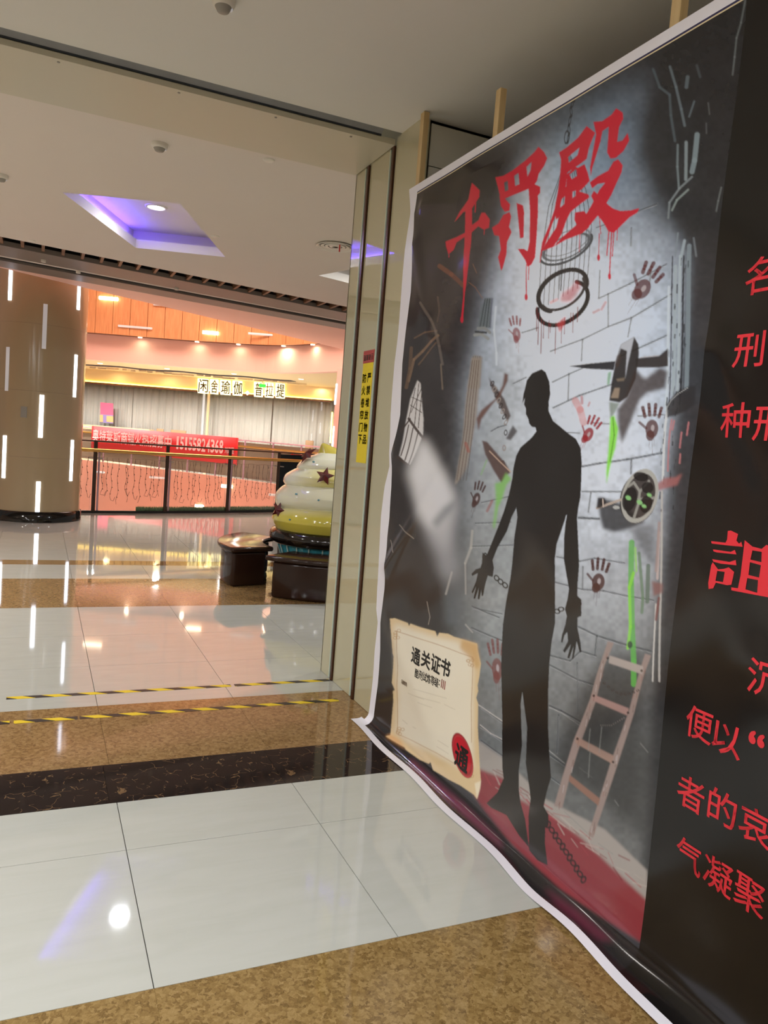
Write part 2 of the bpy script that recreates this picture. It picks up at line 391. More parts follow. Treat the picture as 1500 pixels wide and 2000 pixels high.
# near ceiling, shutter slot and cream soffit
ZC = 3.49
c1 = MB().box(-8, 8, -5, 4.36, ZC, ZC+0.12).build('ceiling', M_CEIL); struct(c1, 'plain matt ceiling over the near concourse')
slot = MB().box(-8, 1.86, 4.36, 4.52, ZC+0.17, ZC+0.2).box(-8, 1.86, 4.34, 4.36, ZC+0.12, ZC+0.2).build('trim_1', M_BLACK); struct(slot, 'dark roller shutter slot in the ceiling')
MB().add([(-8, 4.45, ZC-0.008), (1.80, 4.45, ZC-0.008), (1.80, 4.372, ZC+0.05), (-8, 4.372, ZC+0.05), (-8, 4.47, ZC-0.008), (1.80, 4.47, ZC-0.008), (1.80, 4.392, ZC+0.06), (-8, 4.392, ZC+0.06)], [(0, 1, 2, 3), (7, 6, 5, 4), (0, 4, 5, 1), (1, 5, 6, 2), (2, 6, 7, 3), (3, 7, 4, 0)]).build('shutter_box_face', M_GALV, slot)  # face tilted downward so that it catches light from the floor
MB().box(-8, 1.80, 4.440, 4.452, ZC-0.015, ZC+0.012).build('shutter_box_lip', mat('dark_steel_lip', (70, 74, 80), 0.5, metal=0.5), slot)
sof = MB().box(-8, 1.893, 4.44, 5.08, ZC-0.045, ZC-0.012).build('trim_2', M_SOFFIT); struct(sof, 'cream metal soffit panel below the shutter box')
for x in (0.02, 0.62, 1.16, 1.62):
    MB().lathe([(0.0, ZC-0.049), (0.007, ZC-0.049), (0.008, ZC-0.045)], (x, 4.475), 8).build('screw', M_GREYPL, sof)
riser = MB().box(-8, 8, 5.02, 5.08, ZC-0.012, 3.9).build('trim_3', M_CEIL); struct(riser, 'bulkhead above the shutter')

# far ceiling with two light recesses
ZF = 3.70; LIP = 0.10
def rect(c, u, v, a, b):
    c, u, v = Vector(c), Vector(u).normalized(), Vector(v).normalized()
    return [c, c+u*a, c+u*a+v*b, c+v*b]
R1 = [Vector(p) for p in ((0.112, 7.887), (1.104, 7.506), (1.923, 9.344), (0.944, 9.665))]
R2 = rect((3.13, 9.472), (0.29, -0.957), (0.957, 0.29), 2.0, 1.05)
P0 = Vector((-0.5, 10.287)); EV = Vector((0.978, 0.206)).normalized(); NV = Vector((-EV.y, EV.x))
def pt(s, t): return P0+EV*s+NV*t
far_outer = [(-8, 5.08), (9.0, 5.08), tuple(pt(9.7, 0)), tuple(pt(-7.6, 0))]
c2 = polyfill(far_outer, [[tuple(p) for p in R1], [tuple(p) for p in R2]], ZF, 'ceiling', M_CEIL2, th=LIP); struct(c2, 'plain ceiling of the far concourse with light recesses')
def recess(R, nm, label):
    c = sum(R, Vector((0, 0)))/4; big = [c+(p-c)*1.0+(p-c).normalized()*0.20 for p in R]
    t = thing('ceiling_light_recess', label, 'ceiling recess', (c.x, c.y, ZF+LIP), 'light recesses in the far ceiling')
    MB().wall(big+[big[0], big[1]], -0.02, ZF+LIP, ZF+0.24).build('cove_wall', M_CEIL2, t)
    MB().prism([tuple(p) for p in big], ZF+0.24, ZF+0.26).build('cove_top', M_CEIL2, t)
    return t, c
r1, c_r1 = recess(R1, 'a', 'rectangular ceiling recess with blue cove glow and one bright downlight')
r2, c_r2 = recess(R2, 'b', 'ceiling recess partly hidden behind the cream shutter column')
def cove_led(R, i, j, root, out=0.07):
    a, b = R[i], R[j]; c = sum(R, Vector((0, 0)))/4; d = (b-a).normalized(); n = Vector((-d.y, d.x))
    if (a-c).dot(n) < 0: n = -n
    mid = (a+b)/2+n*out
    return MB().obox(mid, d, (b-a).length/2-0.05, 0.012, ZF+LIP+0.002, ZF+LIP+0.022).build('blue_led_strip', M_BLUELED, root)
cove_led(R1, 3, 0, r1)
def downlight(x, y, z, r, label, power, color=(1, 0.97, 0.92), grp=None, spread=None, lamp=None):
    t = thing('downlight', label, 'downlight', (x, y, z-0.02), grp)
    MB().lathe([(r*0.82, z-0.004), (r*0.86, z-0.016), (r*1.05, z-0.012), (r*1.1, z)], (x, y), 28).build('trim_ring', M_TRIMW, t, True)
    MB().lathe([(0.0005, z-0.007), (r*0.82, z-0.006)], (x, y), 28).build('lamp_disc', lamp or M_LAMP, t)
    area('downlight_glow', (x, y, z-0.03), r*1.6, power, color, spread=spread)
    return t
downlight(1.03, 8.66, ZF+0.24, 0.105, 'bright round downlight inside the blue lit recess', 16, (0.92, 0.97, 1.0))
downlight(c_r2.x, c_r2.y, ZF+0.24, 0.105, 'round downlight inside the recess hidden by the column', 40, (0.92, 0.97, 1.0))
for x, y in ((-0.7, 1.3), (-0.7, -1.6), (-3.2, 1.3), (-3.2, -1.6), (-3.2, 4.0-0.6), (-5.8, 1.3), (1.0, -1.6)):
    downlight(x, y, ZC, 0.12, 'unseen round downlight added to the near ceiling beside the camera', 68, (0.98, 0.99, 1.0), lamp=M_LAMP2, grp='added near ceiling downlights')  # out-of-view lamps added to light the foreground and the banner
for x, y in ((-2.6, 6.6), (-2.6, 9.0), (-5.6, 7.4), (5.4, 7.0)):
    downlight(x, y, ZF, 0.12, 'unseen round downlight added to the far ceiling beyond the view', 80, (1, 0.94, 0.88), spread=2.3, lamp=M_LAMP2, grp='added far ceiling downlights')  # out-of-view lamps added to light the far concourse, beam kept off the banner

# slatted strip and grey fascia along the atrium
slat = MB(); root = thing('slatted_ceiling_strip', 'dark open ceiling strip crossed by brown wooden slats along the atrium', 'ceiling strip', (P0.x+2, P0.y+0.6, ZF))
MB().prism([tuple(pt(-7, -0.1)), tuple(pt(9.5, -0.1)), tuple(pt(9.5, 0.75)), tuple(pt(-7, 0.75))], ZF+0.42, ZF+0.44).build('black_backing', M_BLACK, root)
MB().wall([pt(-7, 0.74), pt(9.5, 0.74)], 0.02, ZF+0.05, ZF+0.42).build('black_backing', M_BLACK, root)
for k in range(-14, 36):
    p = pt(k*0.235, 0.0)
    MB().box(p.x-0.018, p.x+0.018, p.y-0.10, p.y+0.62, ZF+0.012, ZF+0.15).build('slat', M_SLAT, root)
def strip(name, t0, t1, z0, z1, m, parent=None):
    return MB().prism([tuple(pt(-7, t0)), tuple(pt(9.5, t0)), tuple(pt(9.5, t1)), tuple(pt(-7, t1))], z0, z1).build(name, m, parent)
g1 = strip('trim_4', 0.44, 1.12, ZF-0.01, ZF+0.05, M_GREYMET); struct(g1, 'grey fascia panel along the atrium ceiling edge')
strip('lit_edge', 1.12, 1.19, ZF-0.012, ZF+0.05, M_CEIL2, g1)  # pale strip paints the light that the atrium throws on this edge
strip('black_slot', 1.19, 1.46, ZF+0.02, ZF+0.04, M_BLACK, g1)  # near-flush black strip; the slot's shade is put into its colour
strip('outer_lip', 1.46, 1.97, ZF-0.01, ZF+0.06, M_GREYMET, g1)
c3 = MB().prism([tuple(pt(-7, 1.97)), tuple(pt(9.6, 1.97)), (9.2, 18.27), (6.232, 16.486), (0.554, 13.09), (-0.9, 12.22), tuple(pt(-7, 2.0))], ZF, ZF+0.4).build('ceiling', M_PEACH); struct(c3, 'peach painted ceiling edge around the atrium')
for k, (px, py) in enumerate(((85, 506), (153, 528), (345, 561))):
    p = at_z(px, py, ZF)
    tag(MB().lathe([(0.0005, ZF-0.04), (0.03, ZF-0.04), (0.03, ZF+0.16)], (p.x, p.y), 12).build('spotlight', M_TRIMW), ['small white spotlight in the black slot above the pillar centre', 'small white spotlight in the black slot beside the pillar edge', 'small pale fitting in the black slot right of the pillar'][k], 'spotlight', 'fittings in the atrium slot')

# column with shutter rails
XC = 1.90
col = MB().box(XC+0.05, 2.9, 4.10, 5.07, 0, ZC+0.4).build('wall_column', M_CREAM); struct(col, 'cream glass clad column carrying the shutter rails')
for y0, y1 in ((4.09, 4.432), (4.517, 4.826), (4.912, 5.08)):
    MB().box(XC, XC+0.05, y0, y1, 0.003, ZC if y0 < 4.3 else ZC-0.012).build('glass_panel', M_CREAM, col)
for y0 in (4.09-0.0045, 4.517-0.0075, 4.912-0.0075):
    MB().box(XC-0.002, XC+0.04, y0, y0+0.0075, 0.004, ZC-0.05).build('panel_edge', M_GEDGE, col)
MB().box(XC, 2.9, 5.07, 5.082, 0.003, ZF).build('glass_panel', M_CREAM, col)
for n, y0 in enumerate((4.44, 4.834)):
    t = thing('shutter_rail', ['bronze roller shutter guide rail nearest the printed banner', 'bronze roller shutter guide rail on the far side of the yellow sticker'][n], 'shutter rail', (XC+0.02, y0+0.03, 0), 'shutter guide rails')
    MB().box(XC+0.005, XC+0.045, y0+0.046, y0+0.066, 0.002, ZC-0.05).build('channel_side', M_BRONZE, t)
    MB().box(XC-0.012, XC+0.045, y0-0.002, y0+0.026, 0.002, ZC-0.05).build('channel_side', M_BRONZE, t)
    MB().box(XC+0.03, XC+0.048, y0+0.026, y0+0.046, 0.002, ZC-0.05).build('channel_back', M_BRDARK, t)
wb = MB().box(1.94, 6, 4.10, 4.2, 0, ZC).build('wall_back', M_GREYWALL); struct(wb, 'grey green wall behind the banner')
for z0, z1 in ((3.24, 3.47), (2.3, 3.235), (1.2, 2.295), (0.004, 1.195)):
    MB().box(1.96, 5.5, 4.088, 4.10, z0, z1).build('panel', M_GREYWALL, wb)
wr = MB().box(3.4, 3.5, -5, 4.08, 0, ZC).build('wall_right', M_WALL); struct(wr, 'shop wall hidden behind the banner')
wl = MB().box(-8.1, -8, -5, 12.7, 0, ZF).build('wall_left', M_WALL); struct(wl, 'plain shop wall along the left of the concourse')
wn = MB().box(-8, 8, -5.1, -5, 0, ZC).build('wall_near', M_WALL); struct(wn, 'plain wall behind the viewpoint')

# ------------------------------------------------------------------ atrium: opposite side
def curve(pts, n):
    # pts: (px, depth) -> smooth plan polyline
    xs = np.array([p[0] for p in pts], float); ds = np.array([p[1] for p in pts], float); q = np.linspace(xs[0], xs[-1], n)
    # catmull style smoothing by cubic hermite
    m = np.gradient(ds, xs); out = []
    for x in q:
        i = min(max(np.searchsorted(xs, x)-1, 0), len(xs)-2); h = xs[i+1]-xs[i]; t = (x-xs[i])/h
        d = (2*t**3-3*t**2+1)*ds[i]+(t**3-2*t**2+t)*h*m[i]+(-2*t**3+3*t**2)*ds[i+1]+(t**3-t**2)*h*m[i+1]
        out.append((x, d))
    return out
ZO = 0.30   # floor of the opposite gallery
SLAB = curve([(-300, 30), (0, 28.4), (155, 27), (300, 25), (450, 22.9), (550, 21.5), (700, 19.3), (850, 17.6)], 60)
slabp = [plan(x, d) for x, d in SLAB]
WOODC = [(-300, 24.8), (165, 24.4), (400, 24.3), (540, 23.7), (640, 21.9), (760, 19.0)]
woodq = curve(WOODC, 60); woodp = [plan(x, d) for x, d in woodq]
# travel left to right, void side is on the right: wall thickness goes left (away from us)
fo = MB().wall(slabp, 5.0, -0.10, ZO).build('floor_opposite', M_WHITE_T); struct(fo, 'floor of the opposite gallery')
sl = MB().wall([plan(x, d-0.02) for x, d in SLAB], 0.2, -1.62, ZO+0.01).build('trim_5', mat('deep_peach_paint', (220, 158, 136), 0.6)); struct(sl, 'peach slab edge of the opposite gallery')
for px, py, w in ((200, 922, 26), (320, 932, 56), (545, 966, 40)):
    a = next(d for x, d in SLAB if x >= px); p0 = at_d(px-w/2, py, a-0.03); p1 = at_d(px+w/2, py+w*0.07, a-0.03)
    MB().tube([p0, p1], 0.035, 8).build('unlit_light_bar', M_LEDDIM, sl)
for px, py, w in ((395, 988, 28), (443, 949, 22)):
    a = next(d for x, d in SLAB if x >= px); p0 = at_d(px-w/2, py, a-0.05); p1 = at_d(px+w/2, py+w*0.07, a-0.05)
    MB().tube([p0, p1], 0.05, 8).build('lit_light_bar', M_WARM, sl)
lo = MB().wall(slabp, 3.0, -1.85, -1.63).build('floor_below_trim', M_CREAMWALL); struct(lo, 'soffit of the level below')
a = SLAB[0][1]
MB().wall([plan(x, d-0.04) for x, d in SLAB if -100 < x < 262], 0.03, -1.70, -1.56).build('lit_strip', M_YLED, lo)
struct(MB().box(-12, 20, 12, 40, -5.2, -5.0).build('floor_lower', M_LFLOOR), 'lower mall floor at the bottom of the atrium')
for px, dd in ((150, 20.5), (420, 19.0), (620, 17.5)):
    q = plan(px, dd); area('lower_level_fill', (q.x, q.y, -1.95), 1.2, 340, (1.0, 0.80, 0.70))  # unseen fill added below to bounce light up to the peach ceiling
# peach bulkhead, wood panels
bk = MB().wall([plan(x, d+0.55) for x, d in woodq], 0.25, 3.64, 7.6).build('wall_bulkhead', M_PEACH); struct(bk, 'curved peach bulkhead of the opposite gallery')
MB().wall([plan(x, d+0.12) for x, d in woodq], 0.43, 4.46, 7.6).build('panel_backing', mat('dark_joint', (96, 58, 34), 0.7), bk)
xw = [-292+33.5*k for k in range(31)]
wfun = lambda x: float(np.interp(x, [p[0] for p in woodq], [p[1] for p in woodq]))
for k in range(len(xw)-1):
    xa, xb = xw[k]+0.45, xw[k+1]-0.45
    MB().wall([plan(xa, wfun(xa)), plan((xa+xb)/2, wfun((xa+xb)/2)), plan(xb, wfun(xb))], 0.1, 4.44, 7.6).build('wood_panel', M_WOOD, bk)
for k, (px, py, w, lit) in enumerate(((212, 583, 36, 1), (411, 650, 30, 1), (264, 639, 66, 0), (322, 596, 44, 0), (509, 653, 48, 0))):
    a = wfun(px)-0.06; p0 = at_d(px-w/2, py-w*0.04, a); p1 = at_d(px+w/2, py+w*0.04, a)
    t = MB().tube([p0, p1], 0.055 if lit else 0.035, 10).build('wall_light_bar', M_WARM if lit else M_LEDDIM)
    tag(t, ['lit white light bar on the wood panels nearest the pillar', 'lit white light bar in the middle of the wood panels', 'unlit light bar low on the wood panels near the pillar', 'unlit light bar just under the peach ceiling edge', 'unlit light bar towards the tapering end of the wood panels'][k], 'light bar', 'light bars on the wood panels')
for px in (265, 375, 455, 542, 598):
    q = plan(px, wfun(px)+0.3)
    o = area('bulkhead_spot', (q.x, q.y, 4.40), 0.12, 3 if px != 542 else 9, (1, 0.8, 0.55))
    MB().lathe([(0.0005, 4.42), (0.06, 4.42), (0.07, 4.44)], (q.x, q.y), 12).build('bulkhead_downlight', M_WARM, bk)
SHOP = [(-300, 30.6), (0, 29.9), (165, 29.6), (400, 29.5), (655, 29.3), (780, 29.2)]
shopq = curve(SHOP, 40); shopp = [plan(x, d) for x, d in shopq]
sfun = lambda x: float(np.interp(x, [p[0] for p in shopq], [p[1] for p in shopq]))
oc = MB().prism([tuple(p) for p in [plan(x, d+0.6) for x, d in woodq]]+[tuple(plan(x, d+0.5)) for x, d in shopq][::-1], 3.655, 3.8).build('ceiling_opposite', M_CREAMWALL); struct(oc, 'warm lit ceiling of the opposite gallery')
gapq = [(x, 27.2+0.2*math.sin(x*0.05)) for x in np.linspace(-200, 560, 40)]
MB().wall([plan(x, d) for x, d in gapq], 0.42, 3.64, 3.66).build('open_ceiling_gap', mat('dark_violet_gap', (52, 44, 54), 0.8), oc)
rag = MB()
for k in range(26):
    x = 170+k*16; q = plan(x, 27.7); q2 = plan(x+random.uniform(8, 22), 27.66); z = 3.60+random.uniform(-0.03, 0.02)
    rag.wall([q, q2], 0.05, z-0.02, z+0.035)
rag.build('torn_panel_edge', M_CREAMWALL, oc)
sf = MB().wall(shopp, 0.3, 3.17, 3.66).build('wall_shopfront', M_CREAMWALL); struct(sf, 'cream sign fascia of the opposite shop')
MB().wall([plan(x, d-0.05) for x, d in shopq if x < 655], 0.04, 3.17, 3.215).build('yellow_led_line', M_YLED, sf)
MB().wall([plan(x, d-0.06) for x, d in shopq if x < 655], 0.06, 3.10, 3.165).build('brown_fascia_rail', mat('brown_rail', (110, 66, 44), 0.5), sf)
for k in range(6):
    q = plan(120+k*100, 29.1); area('fascia_wash', (q.x, q.y, 3.6), 0.25, 6.0, (1, 0.78, 0.42))  # lights without fittings, added to wash the fascia yellow
# sheer curtains behind the shop glass
cur = thing('shop_curtain', 'pale sheer curtain hanging behind the opposite shop glass', 'curtain', (plan(410, 29.9).x, plan(410, 29.9).y, ZO))
for k in range(6):
    mb = MB(); xa, xb = -150+k*136, -150+(k+1)*136-1.5; n = 120; vs = []; fs = []
    for i in range(n+1):
        x = xa+(xb-xa)*i/n; d = sfun(x)+0.45+0.03*math.sin(x*0.42+k)+0.02*math.sin(x*0.9+2*k)+0.012*random.random(); q = plan(x, d)
        vs += [(q.x, q.y, ZO+0.02), (q.x, q.y, 3.18)]
    fs = [(2*i, 2*i+2, 2*i+3, 2*i+1) for i in range(n)]
    o = mb.add(vs, fs).build('curtain_panel', M_CURTAIN, cur, True)
    md = o.modifiers.new('thick', 'SOLIDIFY'); md.thickness = 0.01
for k in range(5):
    q = plan(100+k*140, 25.75+0.0); 
MB().wall([plan(x, d+0.22) for x, d in shopq], 0.015, ZO+0.03, 3.16).build('window_1', M_GLASS); struct(bpy.data.objects['window_1'], 'glass front of the opposite shop')
for px in (395, 404):
    q = plan(px, sfun(px)-0.02); MB().obox((q.x, q.y), (0.911, -0.41), 0.045, 0.03, ZO, 3.10).build('door_frame', mat('pale_steel_frame', (176, 182, 188), 0.4, metal=0.3) if px == 395 else M_TANW, bpy.data.objects['window_1'])
for k, px in enumerate((60, 190, 320, 450, 580)):
    q = plan(px, 26.4); t = thing('downlight', 'round downlight added to the warm ceiling of the opposite gallery', 'downlight', (q.x, q.y, 3.63), 'added opposite gallery downlights')
    MB().lathe([(0.0005, 3.645), (0.08, 3.643), (0.09, 3.655)], (q.x, q.y), 16).build('lamp_disc', M_LAMP2, t)
    area('gallery_fill', (q.x, q.y, 3.62), 0.2, 210, (1.0, 0.96, 0.92), spread=2.85)  # lamps added to light the shop curtains and the gallery floor
struct(MB().wall([plan(x, d+3.0) for x, d in shopq], 0.1, ZO, 3.8).build('wall_far', M_WALL), 'back wall of the opposite shop')
# poster and furniture in front of the glass
ps = thing('window_poster', 'pink and violet poster stuck to the opposite shop window', 'poster', at_d(208, 805, sfun(208)-0.03))
def flat_px(x0, y0, x1, y1, d, name, m, parent, th=0.01):
    a, b, c, e = at_d(x0, y0, d), at_d(x1, y0+(x1-x0)*0.079, d), at_d(x1, y1+(x1-x0)*0.079, d), at_d(x0, y1, d)
    n = Vector((0.411, 0.9076, 0))*th
    return MB().add([a, b, c, e, a+n, b+n, c+n, e+n], [(0, 1, 2, 3)[::-1], (4, 5, 6, 7), (0, 4, 5, 1), (1, 5, 6, 2), (2, 6, 7, 3), (3, 7, 4, 0)]).build(name, m, parent)
d = sfun(208)-0.03
flat_px(196, 786, 221, 809, d, 'pink_field', M_PINKP, ps); flat_px(195, 809, 221, 825, d, 'violet_field', M_BLUEP, ps)
flat_px(195, 810, 201, 824, d-0.012, 'tan_shape', M_TANP, ps); flat_px(208, 812, 221, 824, d-0.012, 'tan_shape', M_TANP, ps)
ct = thing('reception_counter', 'light wood counter in front of the opposite shop window', 'counter', tuple(plan(215, 28.6))+(ZO,))
p0, p1 = plan(120, 28.6), plan(290, 28.6)
MB().wall([p0, p1], 0.5, ZO, 1.48).build('counter_body', M_TANW, ct); MB().wall([plan(118, 28.55), plan(292, 28.55)], 0.6, 1.48, 1.54).build('counter_top', M_TANW, ct)
for k, (px, w) in enumerate(((310, 14), (346, 30), (604, 16))):
    q = plan(px, 28.8); t = thing('lounge_chair', ['small brown chair beside the counter behind the red banner', 'wide brown chair behind the middle of the red banner', 'round brown chair far right behind the cupcake tip'][k], 'chair', (q.x, q.y, ZO), 'chairs by the opposite shop')
    hw = w*29/1505/2; e = Vector((0.911, -0.41))
    bevel(MB().obox(q, e, hw, 0.22, ZO+0.42, ZO+0.5).build('seat', M_TANW, t), 0.03); q2 = q+Vector((0.41, 0.911))*0.2
    bevel(MB().obox(q2, e, hw, 0.03, ZO+0.9, ZO+1.3).build('backrest', mat('brown_leather', (150, 116, 82), 0.5), t), 0.02)
    for a in (-1, 1):
        for b in (-1, 1):
            r = q+e*a*(hw-0.03)+Vector((0.41, 0.911))*b*0.19; MB().tube([(r.x, r.y, ZO), (r.x, r.y, ZO+(0.92 if b > 0 else 0.44))], 0.015, 6).build('leg', M_TANW, t)
# glowing shop sign
sg = thing('shop_sign', 'glowing white and yellow channel letter sign on the opposite fascia', 'sign', at_d(472, 765, sfun(472)-0.1))
SIGN = [('闲', 385, 408), ('舍', 409, 427), ('瑜', 429, 451), ('伽', 453, 474), ('·', 478, 489), ('普', 495, 514), ('拉', 516, 535), ('提', 537, 557)]
M_HALO = mat('sign_halo_face', (255, 246, 210), 0.4, emit=(255, 240, 170), estr=2.6)
M_SIGNL = mat('sign_letter_face', (92, 66, 34), 0.6)
for ch, xa, xb in SIGN:
    d = sfun((xa+xb)/2)-0.06; hy = 753.5+(xa-385)*0.064
    if ch == '·':
        c = at_d((xa+xb)/2, hy+8, d); e = Vector((0.911, -0.41, 0)); u = Vector((0, 0, 1)); n = Vector((-0.411, -0.9076, 0))*0.05
        q = [c+e*0.09, c+u*0.09, c-e*0.09, c-u*0.09]
        MB().add(q+[p+n for p in q], [(0, 1, 2, 3), (7, 6, 5, 4), (0, 4, 5, 1), (1, 5, 6, 2), (2, 6, 7, 3), (3, 7, 4, 0)]).build('letter_dot', M_HALO, sg); continue
    h = flat_px(xa+0.8, hy-15, xb-0.8, hy+14, d-0.05, 'letter_halo', M_HALO, sg, 0.05); bevel(h, 0.02)
    mb = MB(); A = at_d(xa+2.5, hy+12, d-0.115); w = (xb-xa-5)*d/1505; hh = 25*d/1505
    put_glyph(mb, ch, 0, w, 0, hh, lambda x, y: A+Vector((0.911, -0.411, 0))*x+Vector((0, 0, 1))*y, bold=0.006)
    mb.build('letter', M_SIGNL, sg)
ex = thing('exit_sign', 'small green hanging exit sign before the shop sign', 'sign', at_d(513, 756, 28.0))
flat_px(506, 749.5, 519, 756, 28.0, 'green_panel', M_GREEN, ex, 0.04); MB().tube([at_d(512, 750, 28.0), at_d(514, 741, 28.0)], 0.012, 6).build('hanger', M_GREYPL, ex)
# peach pillar at the right of the opposite shop
pp = MB().obox(plan(704, 21.8), (0.911, -0.41), 0.78, 0.3, ZO, 3.66).build('wall_pier', M_PEACH); struct(pp, 'peach pier at the end of the opposite shop')
tag(MB().tube([at_d(657.5, 750, 21.5), at_d(654, 790, 21.5)], 0.022, 8).build('light_tube', M_LED), 'short white light tube high on the peach pier', 'light tube', 'light tubes on the pier')
tag(MB().tube([at_d(652, 833, 21.5), at_d(649, 873, 21.5)], 0.02, 8).build('light_tube', M_LED), 'short white light tube low on the peach pier', 'light tube', 'light tubes on the pier')
tag(MB().tube([at_d(649, 805, 29.2), at_d(645, 865, 29.2)], 0.03, 8).build('light_tube', M_YLED), 'yellow light tube at the end of the shop curtain', 'light tube', 'light tubes on the pier')
# opposite guard rail with red banner
og = thing('guard_railing', 'distant guard railing of the opposite gallery with brass handrail', 'railing', (slabp[30].x, slabp[30].y, 0))
railq = [(x, d+0.15) for x, d in SLAB]
def pl3(x, d, z): q = plan(x, d); return Vector((q.x, q.y, z))
rf = lambda x: float(np.interp(x, [p[0] for p in railq], [p[1] for p in railq]))
MB().tube([pl3(x, d, 1.46) for x, d in railq], 0.02, 6).build('top_rail', M_PINKLIT, og)
MB().tube([pl3(x, d-0.08, 1.28) for x, d in railq], 0.032, 8).build('handrail', M_GOLDMET, og)
for px in range(-180, 760, 55):
    q = plan(px, rf(px)); MB().obox(q, (0.911, -0.41), 0.02, 0.03, ZO, 1.46).build('post', M_PINKLIT, og)
for i in range(0, 58, 6):
    seg = [plan(x, d) for x, d in railq[i:i+7]]
    MB().wall(seg, 0.012, ZO+0.06, 1.40).build('glass_panel', M_GLASS2, og)
rb = thing('advertising_banner', 'long red banner with pale pink lettering tied to the opposite railing', 'banner', pl3(320, rf(320)-0.12, 0.7))
rbq = [(x, rf(x)-0.14) for x in np.linspace(180, 466, 60)]
MB().wall([plan(x, d+0.012*math.sin(x*0.11)) for x, d in rbq], 0.008, 0.72, 1.52).build('red_cloth', M_RED, rb, True)
def red_text(txt, xa, xb, z0, z1, gap=0.12, bold=0.012):
    # characters follow the curved banner
    xs = np.linspace(180, 466, 200); P = [plan(x, rf(x)-0.156+0.012*math.sin(x*0.11)) for x in xs]
    L = [0.0]
    for i in range(1, len(P)): L.append(L[-1]+(P[i]-P[i-1]).length)
    s0, s1 = np.interp(xa, xs, L), np.interp(xb, xs, L); n = len(txt); adv = (s1-s0)/n
    def fn(x, y): 
        return Vector((np.interp(x, L, [p.x for p in P]), np.interp(x, L, [p.y for p in P]), y))
    for i, ch in enumerate(txt):
        if ch == ' ': continue
        mb = MB(); put_glyph(mb, ch, s0+adv*(i+gap/2), s0+adv*(i+1-gap/2), z0, z1, fn, bold=bold); mb.build('letter', M_PINKTXT, rb)
red_text('奥特莱斯商铺火热招募中', 181, 337, 1.00, 1.40, 0.10, 0.009)
red_text('15155824368', 344, 438, 1.02, 1.40, 0.22, 0.012)
red_text('刘经理', 441, 459, 1.04, 1.22, 0.12, 0.005)
# roof over the atrium
struct(MB().box(-8, 18, 12.3, 34, 8.9, 9.0).build('ceiling_atrium', M_PEACH), 'high atrium roof')
struct(MB().box(-8, 12, 12.5, 12.6, 4.15, 8.9).build('wall_atrium_near', M_PEACH), 'upper wall of the near side of the atrium')

# ================================================================== OBJECTS OF THE CONCOURSE
# ------------------------------------------------------------------ round pillar with light strips
PC = Vector((-0.03, 13.90)); PR = 0.69
pil = thing('round_pillar', 'thick round beige pillar with staggered vertical light strips and black base', 'pillar', (PC.x, PC.y, 0))
MB().lathe([(PR, 0.15), (PR, 3.0), (PR, 6.4), (0.01, 6.4)], PC, 96).build('shaft', M_PILLAR, pil, True)
for z in (1.02, 2.05, 3.08):
    MB().lathe([(PR-0.002, z-0.004), (PR+0.0015, z), (PR-0.002, z+0.004)], PC, 96).build('panel_joint', mat('pillar_joint', (128, 110, 84), 0.5), pil)
MB().lathe([(PR+0.03, 0.0), (PR+0.03, 0.16), (PR, 0.17)], PC, 96).build('base_ring', M_STONE_BLK, pil, True)
view = math.atan2(-PC.y, -PC.x)
# measured strip heights from the photograph: rows A..F
ROWS_L = [(3.40, 4.02, 0), (2.71, 3.39, 1), (2.02, 2.69, 0), (1.34, 2.00, 1), (0.67, 1.33, 0), (0.175, 0.65, 1)]
for r, (z0, z1, odd) in enumerate(ROWS_L):
    for k in range(8):
        a = view+math.radians(3.6)+k*math.pi/4
        if (k % 2 == 0) == (odd == 0): continue
        if abs(math.sin(a-view)) > 0.93: continue
        dim = (r == 2 and k == 7) or (r == 1 and k == 0)
        dx, dy = math.cos(a), math.sin(a); c = Vector((PC.x+dx*(PR-0.004), PC.y+dy*(PR-0.004)))
        o = MB().obox(c, (-dy, dx), 0.03, 0.012, z0, z1).build('light_strip', M_LEDDIM if dim else M_LED, pil)
a = view-math.radians(17)
MB().obox((PC.x+math.cos(a)*PR, PC.y+math.sin(a)*PR), (-math.sin(a), math.cos(a)), 0.045, 0.008, 1.63, 1.80).build('socket_plate', M_GREYPL, pil)

# ------------------------------------------------------------------ near guard railing
rl = [(-2.2, 14.06), (0.79, 14.84), (2.04, 15.16), (3.5, 15.72), (5.06, 16.42), (6.6, 17.25)]
gr = thing('guard_railing', 'near glass guard railing with dark posts and round brass handrail', 'railing', (2.9, 15.5, 0))
MB().wall(rl, 0.05, 0.0, 0.045).build('bottom_rail', mat('black_channel', (24, 22, 21), 0.4), gr)
MB().tube([(x, y, 1.31) for x, y in rl], 0.017, 8).build('top_rail', M_POST, gr)
MB().tube([(x+0.02, y-0.085, 1.145) for x, y in rl], 0.034, 12).build('handrail', M_GOLDMET, gr, True)
posts = []
def on_rail(px):
    # where the vertical plane through the pixel column meets the rail line
    best = None
    for (xa, ya), (xb, yb) in zip(rl[:-1], rl[1:]):
        for i in range(60):
            t = i/60; x, y = xa+(xb-xa)*t, ya+(yb-ya)*t; u, v = project(np.array([[x, y, 0.2]]))
            e = abs(float(u[0])-px)
            if best is None or e < best[0]: best = (e, x, y, Vector((xb-xa, yb-ya)).normalized())
    return best[1:]
PXS = [40, 183, 323, 443, 540, 625]
pp_ = [on_rail(p) for p in PXS]
